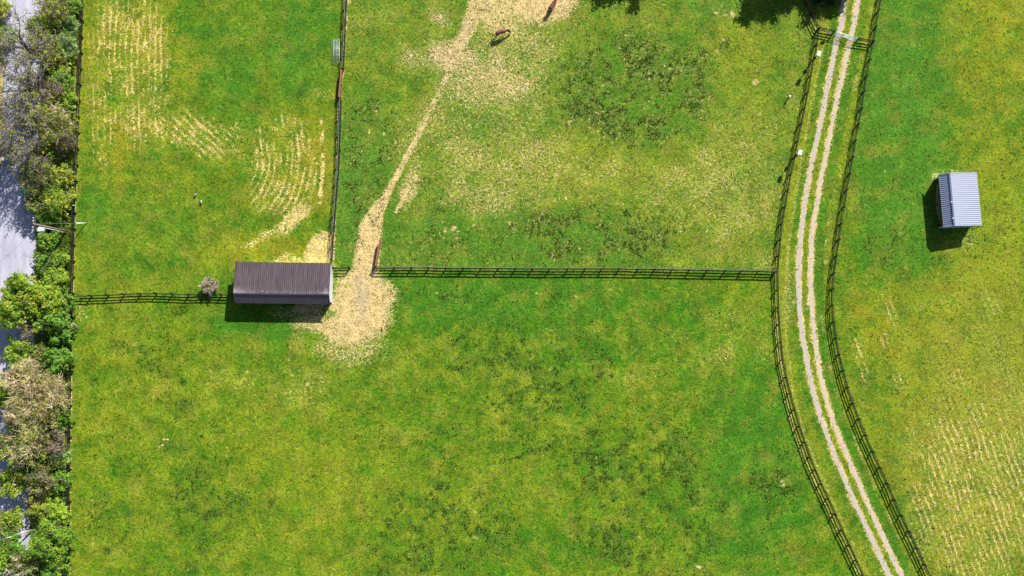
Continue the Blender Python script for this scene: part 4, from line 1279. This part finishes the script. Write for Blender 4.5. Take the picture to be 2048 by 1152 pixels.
K = {
 'green': (BK_B, [(L_GRN, 60, 26, .26), (L_LIME, 14, 20, .24)], 1.0, .25, True),
 'greenrich': (BK_B, [(L_GRN, 80, 30, .28), (L_LIME, 16, 24, .26)], 1.0, .32, True),
 'greenmid': (BK_G, [(L_GRN, 110, 26, .28), (L_LIME, 60, 24, .26), (L_OLI, 20, 20, .3)], 1.0, .24, False),
 'greenyel': (BK_B, [(L_LIME, 50, 24, .25), (L_GRN, 30, 20, .25)], 1.0, .22, True),
 'brown': (BK_B, [(L_YEL, 42, 14, .22), (L_OLI, 60, 12, .35), (L_GRN, 14, 14, .3)], 1.5, .2, False),
 'yellow': (BK_B, [(L_LIME, 60, 22, .24), (L_YEL, 30, 20, .22)], 1.0, .24, True),
 'yellowsparse': (BK_B, [(L_YEL, 60, 16, .2), (L_LIME, 22, 16, .22)], 1.2, .22, True),
 'yellowgreen': (BK_B, [(L_YEL, 60, 20, .24), (L_LIME, 40, 20, .25), (L_GRN, 16, 20, .25)], 1.0, .23, True),
 'pale': (BK_B, [(L_PAL, 60, 22, .25), (L_LIME, 24, 18, .25)], 1.0, .24, True),
 'bare': (BK_G, [(L_OLI, 14, 9, .25), (L_YEL, 26, 9, .2)], 1.3, .17, False),
 'baregrey': (BK_T, [(L_OLI, 50, 12, .3), (L_YEL, 40, 12, .22), (L_GRN, 14, 16, .3)], 1.5, .18, False),
 'barebrown': (BK_B, [(L_OLI, 26, 10, .3), (L_YEL, 12, 10, .2)], 2.0, .18, True),
 'olive': (BK_B, [(L_OLI, 70, 20, .28), (L_YEL, 30, 14, .2), (L_GRN, 26, 18, .28)], 1.2, .22, True),
 'olivebrown': (BK_B, [(L_OLI, 70, 16, .3), (L_YEL, 26, 12, .2), (L_GRN, 10, 16, .28)], 1.7, .2, False),
 'lime': (BK_B, [(L_LIME, 80, 24, .25), (L_GRN, 14, 18, .25)], 1.0, .25, True),
 'limebright': (BK_B, [(L_LIME, 110, 26, .25), (L_YEL, 16, 18, .2)], 1.0, .26, True),
 'limeyel': (BK_B, [(L_LIME, 110, 24, .27), (L_YEL, 46, 20, .25), (L_GRN, 24, 20, .28)], 1.0, .25, False),
 'tan': (BK_T, [(L_TAN, 90, 12, .3), (L_YEL, 60, 10, .25), (L_OLI, 26, 12, .3)], 2.2, .16, False),
 'dark': (BK_B, [(L_DRK, 70, 28, .28), (L_GRN, 8, 18, .25)], 1.0, .28, True),
}
for i, (px_, py_, h_, r_, kd, lb) in enumerate(T):
    bark, parts, tw, lsz, multi = K[kd]
    area = (r_ / 2.0) ** 1.6
    parts = [(m_, max(4, int(nc * area)), npc, cr) for (m_, nc, npc, cr) in parts]
    shrub = multi
    grow("shrub" if shrub else "tree", lb, "shrub" if shrub else "tree", px_, py_, h_, r_, 100 + i, bark, parts, tw * 1.15, leafsz=lsz, multi=multi, squash=.9 if multi else .7, zc=.55 if multi else .66, group="shrubs in the hedgerow" if shrub else "trees in the hedgerow")

# pale leaning trunks of the lower hedgerow
def leaning(px, py, ex, ey, z1, label, rr):
    a = P(px, py, .3); a.z = 0
    b = P(ex, ey, z1)
    t = thing("dead_tree", label, "dead tree", a, 0, "pale leaning trunks over the lower road")
    v = b - a
    MB().tube([Vector((0, 0, -.1)), v * .35 + Vector((0, .1, .3)), v * .7 + Vector((0, -.05, .3)), v], [rr, rr * .85, rr * .6, rr * .3], 7).build("trunk", BK_P, t, True)
    for k in range(5):
        q = v * (.45 + .1 * k) + Vector((0, 0, .2))
        e = q + Vector((random.uniform(-.9, .3), random.choice((-1, 1)) * random.uniform(.4, 1.1), random.uniform(.2, .9)))
        MB().tube([q, q.lerp(e, .5) + Vector((0, .08, .05)), e], [rr * .3, rr * .2, rr * .08], 5).build("branch", BK_P, t, True)
leaning(62, 943, 28, 956, 4.2, "pale bare trunk over the road, uppermost of three near the bottom", .17)
leaning(58, 978, 33, 990, 3.6, "pale bare trunk over the dark road, middle of three", .19)
leaning(66, 1060, 6, 1078, 4.0, "pale bare trunk near the bottom left, lowest of three", .13)

# dead brown bush by the fence, trees above the frame
t = grow("dead_bush", "dry brown twiggy bush by the fence left of the brown shelter", "dead bush", 420, 573, 1.7, 1.35, 900, BK_D, [(L_OLI, 30, 6, .2)], 2.4, leafsz=.10, multi=True, squash=.95, zc=.4, limb_n=22)
for k, (bx, by, h_, r_, lb) in enumerate([(1560, -62, 7.6, 2.9, "dark evergreen beyond top edge, shading the paddock corner, leftmost of four"), (1606, -84, 9.0, 3.0, "dark evergreen beyond the top edge, second from the left of four"), (1668, -62, 7.4, 3.0, "dark evergreen beyond the top edge, third from left of four"), (1694, -48, 5.2, 1.7, "small evergreen beside the drive beyond the top edge")]):
    g = P(bx, by, 0)
    vx, vy = to_px(g.x, g.y, h_ * .66)
    grow("evergreen_tree", lb, "tree", vx, vy, h_, r_, 700 + k, BK_B, [(L_DRK, 300, 26, .38)], 1.0, leafsz=.34, squash=.92, zc=.66, group="evergreens above the drive gate")
for k, (bx, by, h_, r_, lb) in enumerate([(1262, -92, 7.3, 3.0, "tree beyond the top edge throwing shade right of the horses, left one"), (1310, -86, 6.9, 2.8, "tree beyond the top edge throwing shade right of the horses, right one")]):
    g = P(bx, by, 0)
    vx, vy = to_px(g.x, g.y, h_ * .66)
    grow("broadleaf_tree", lb, "tree", vx, vy, h_, r_, 750 + k, BK_B, [(L_GRN, 150, 26, .38)], 1.0, leafsz=.32, zc=.66, group="trees above the paddock")
g = P(1655, -20, 0)
grow("juniper_bush", "dark low evergreen bush at the top edge left of the drive", "bush", 1655, -22, 2.6, 2.3, 790, BK_B, [(L_DRK, 160, 28, .3), (L_GRN, 20, 14, .25)], 1.0, leafsz=.28, multi=True, squash=.95, zc=.5)
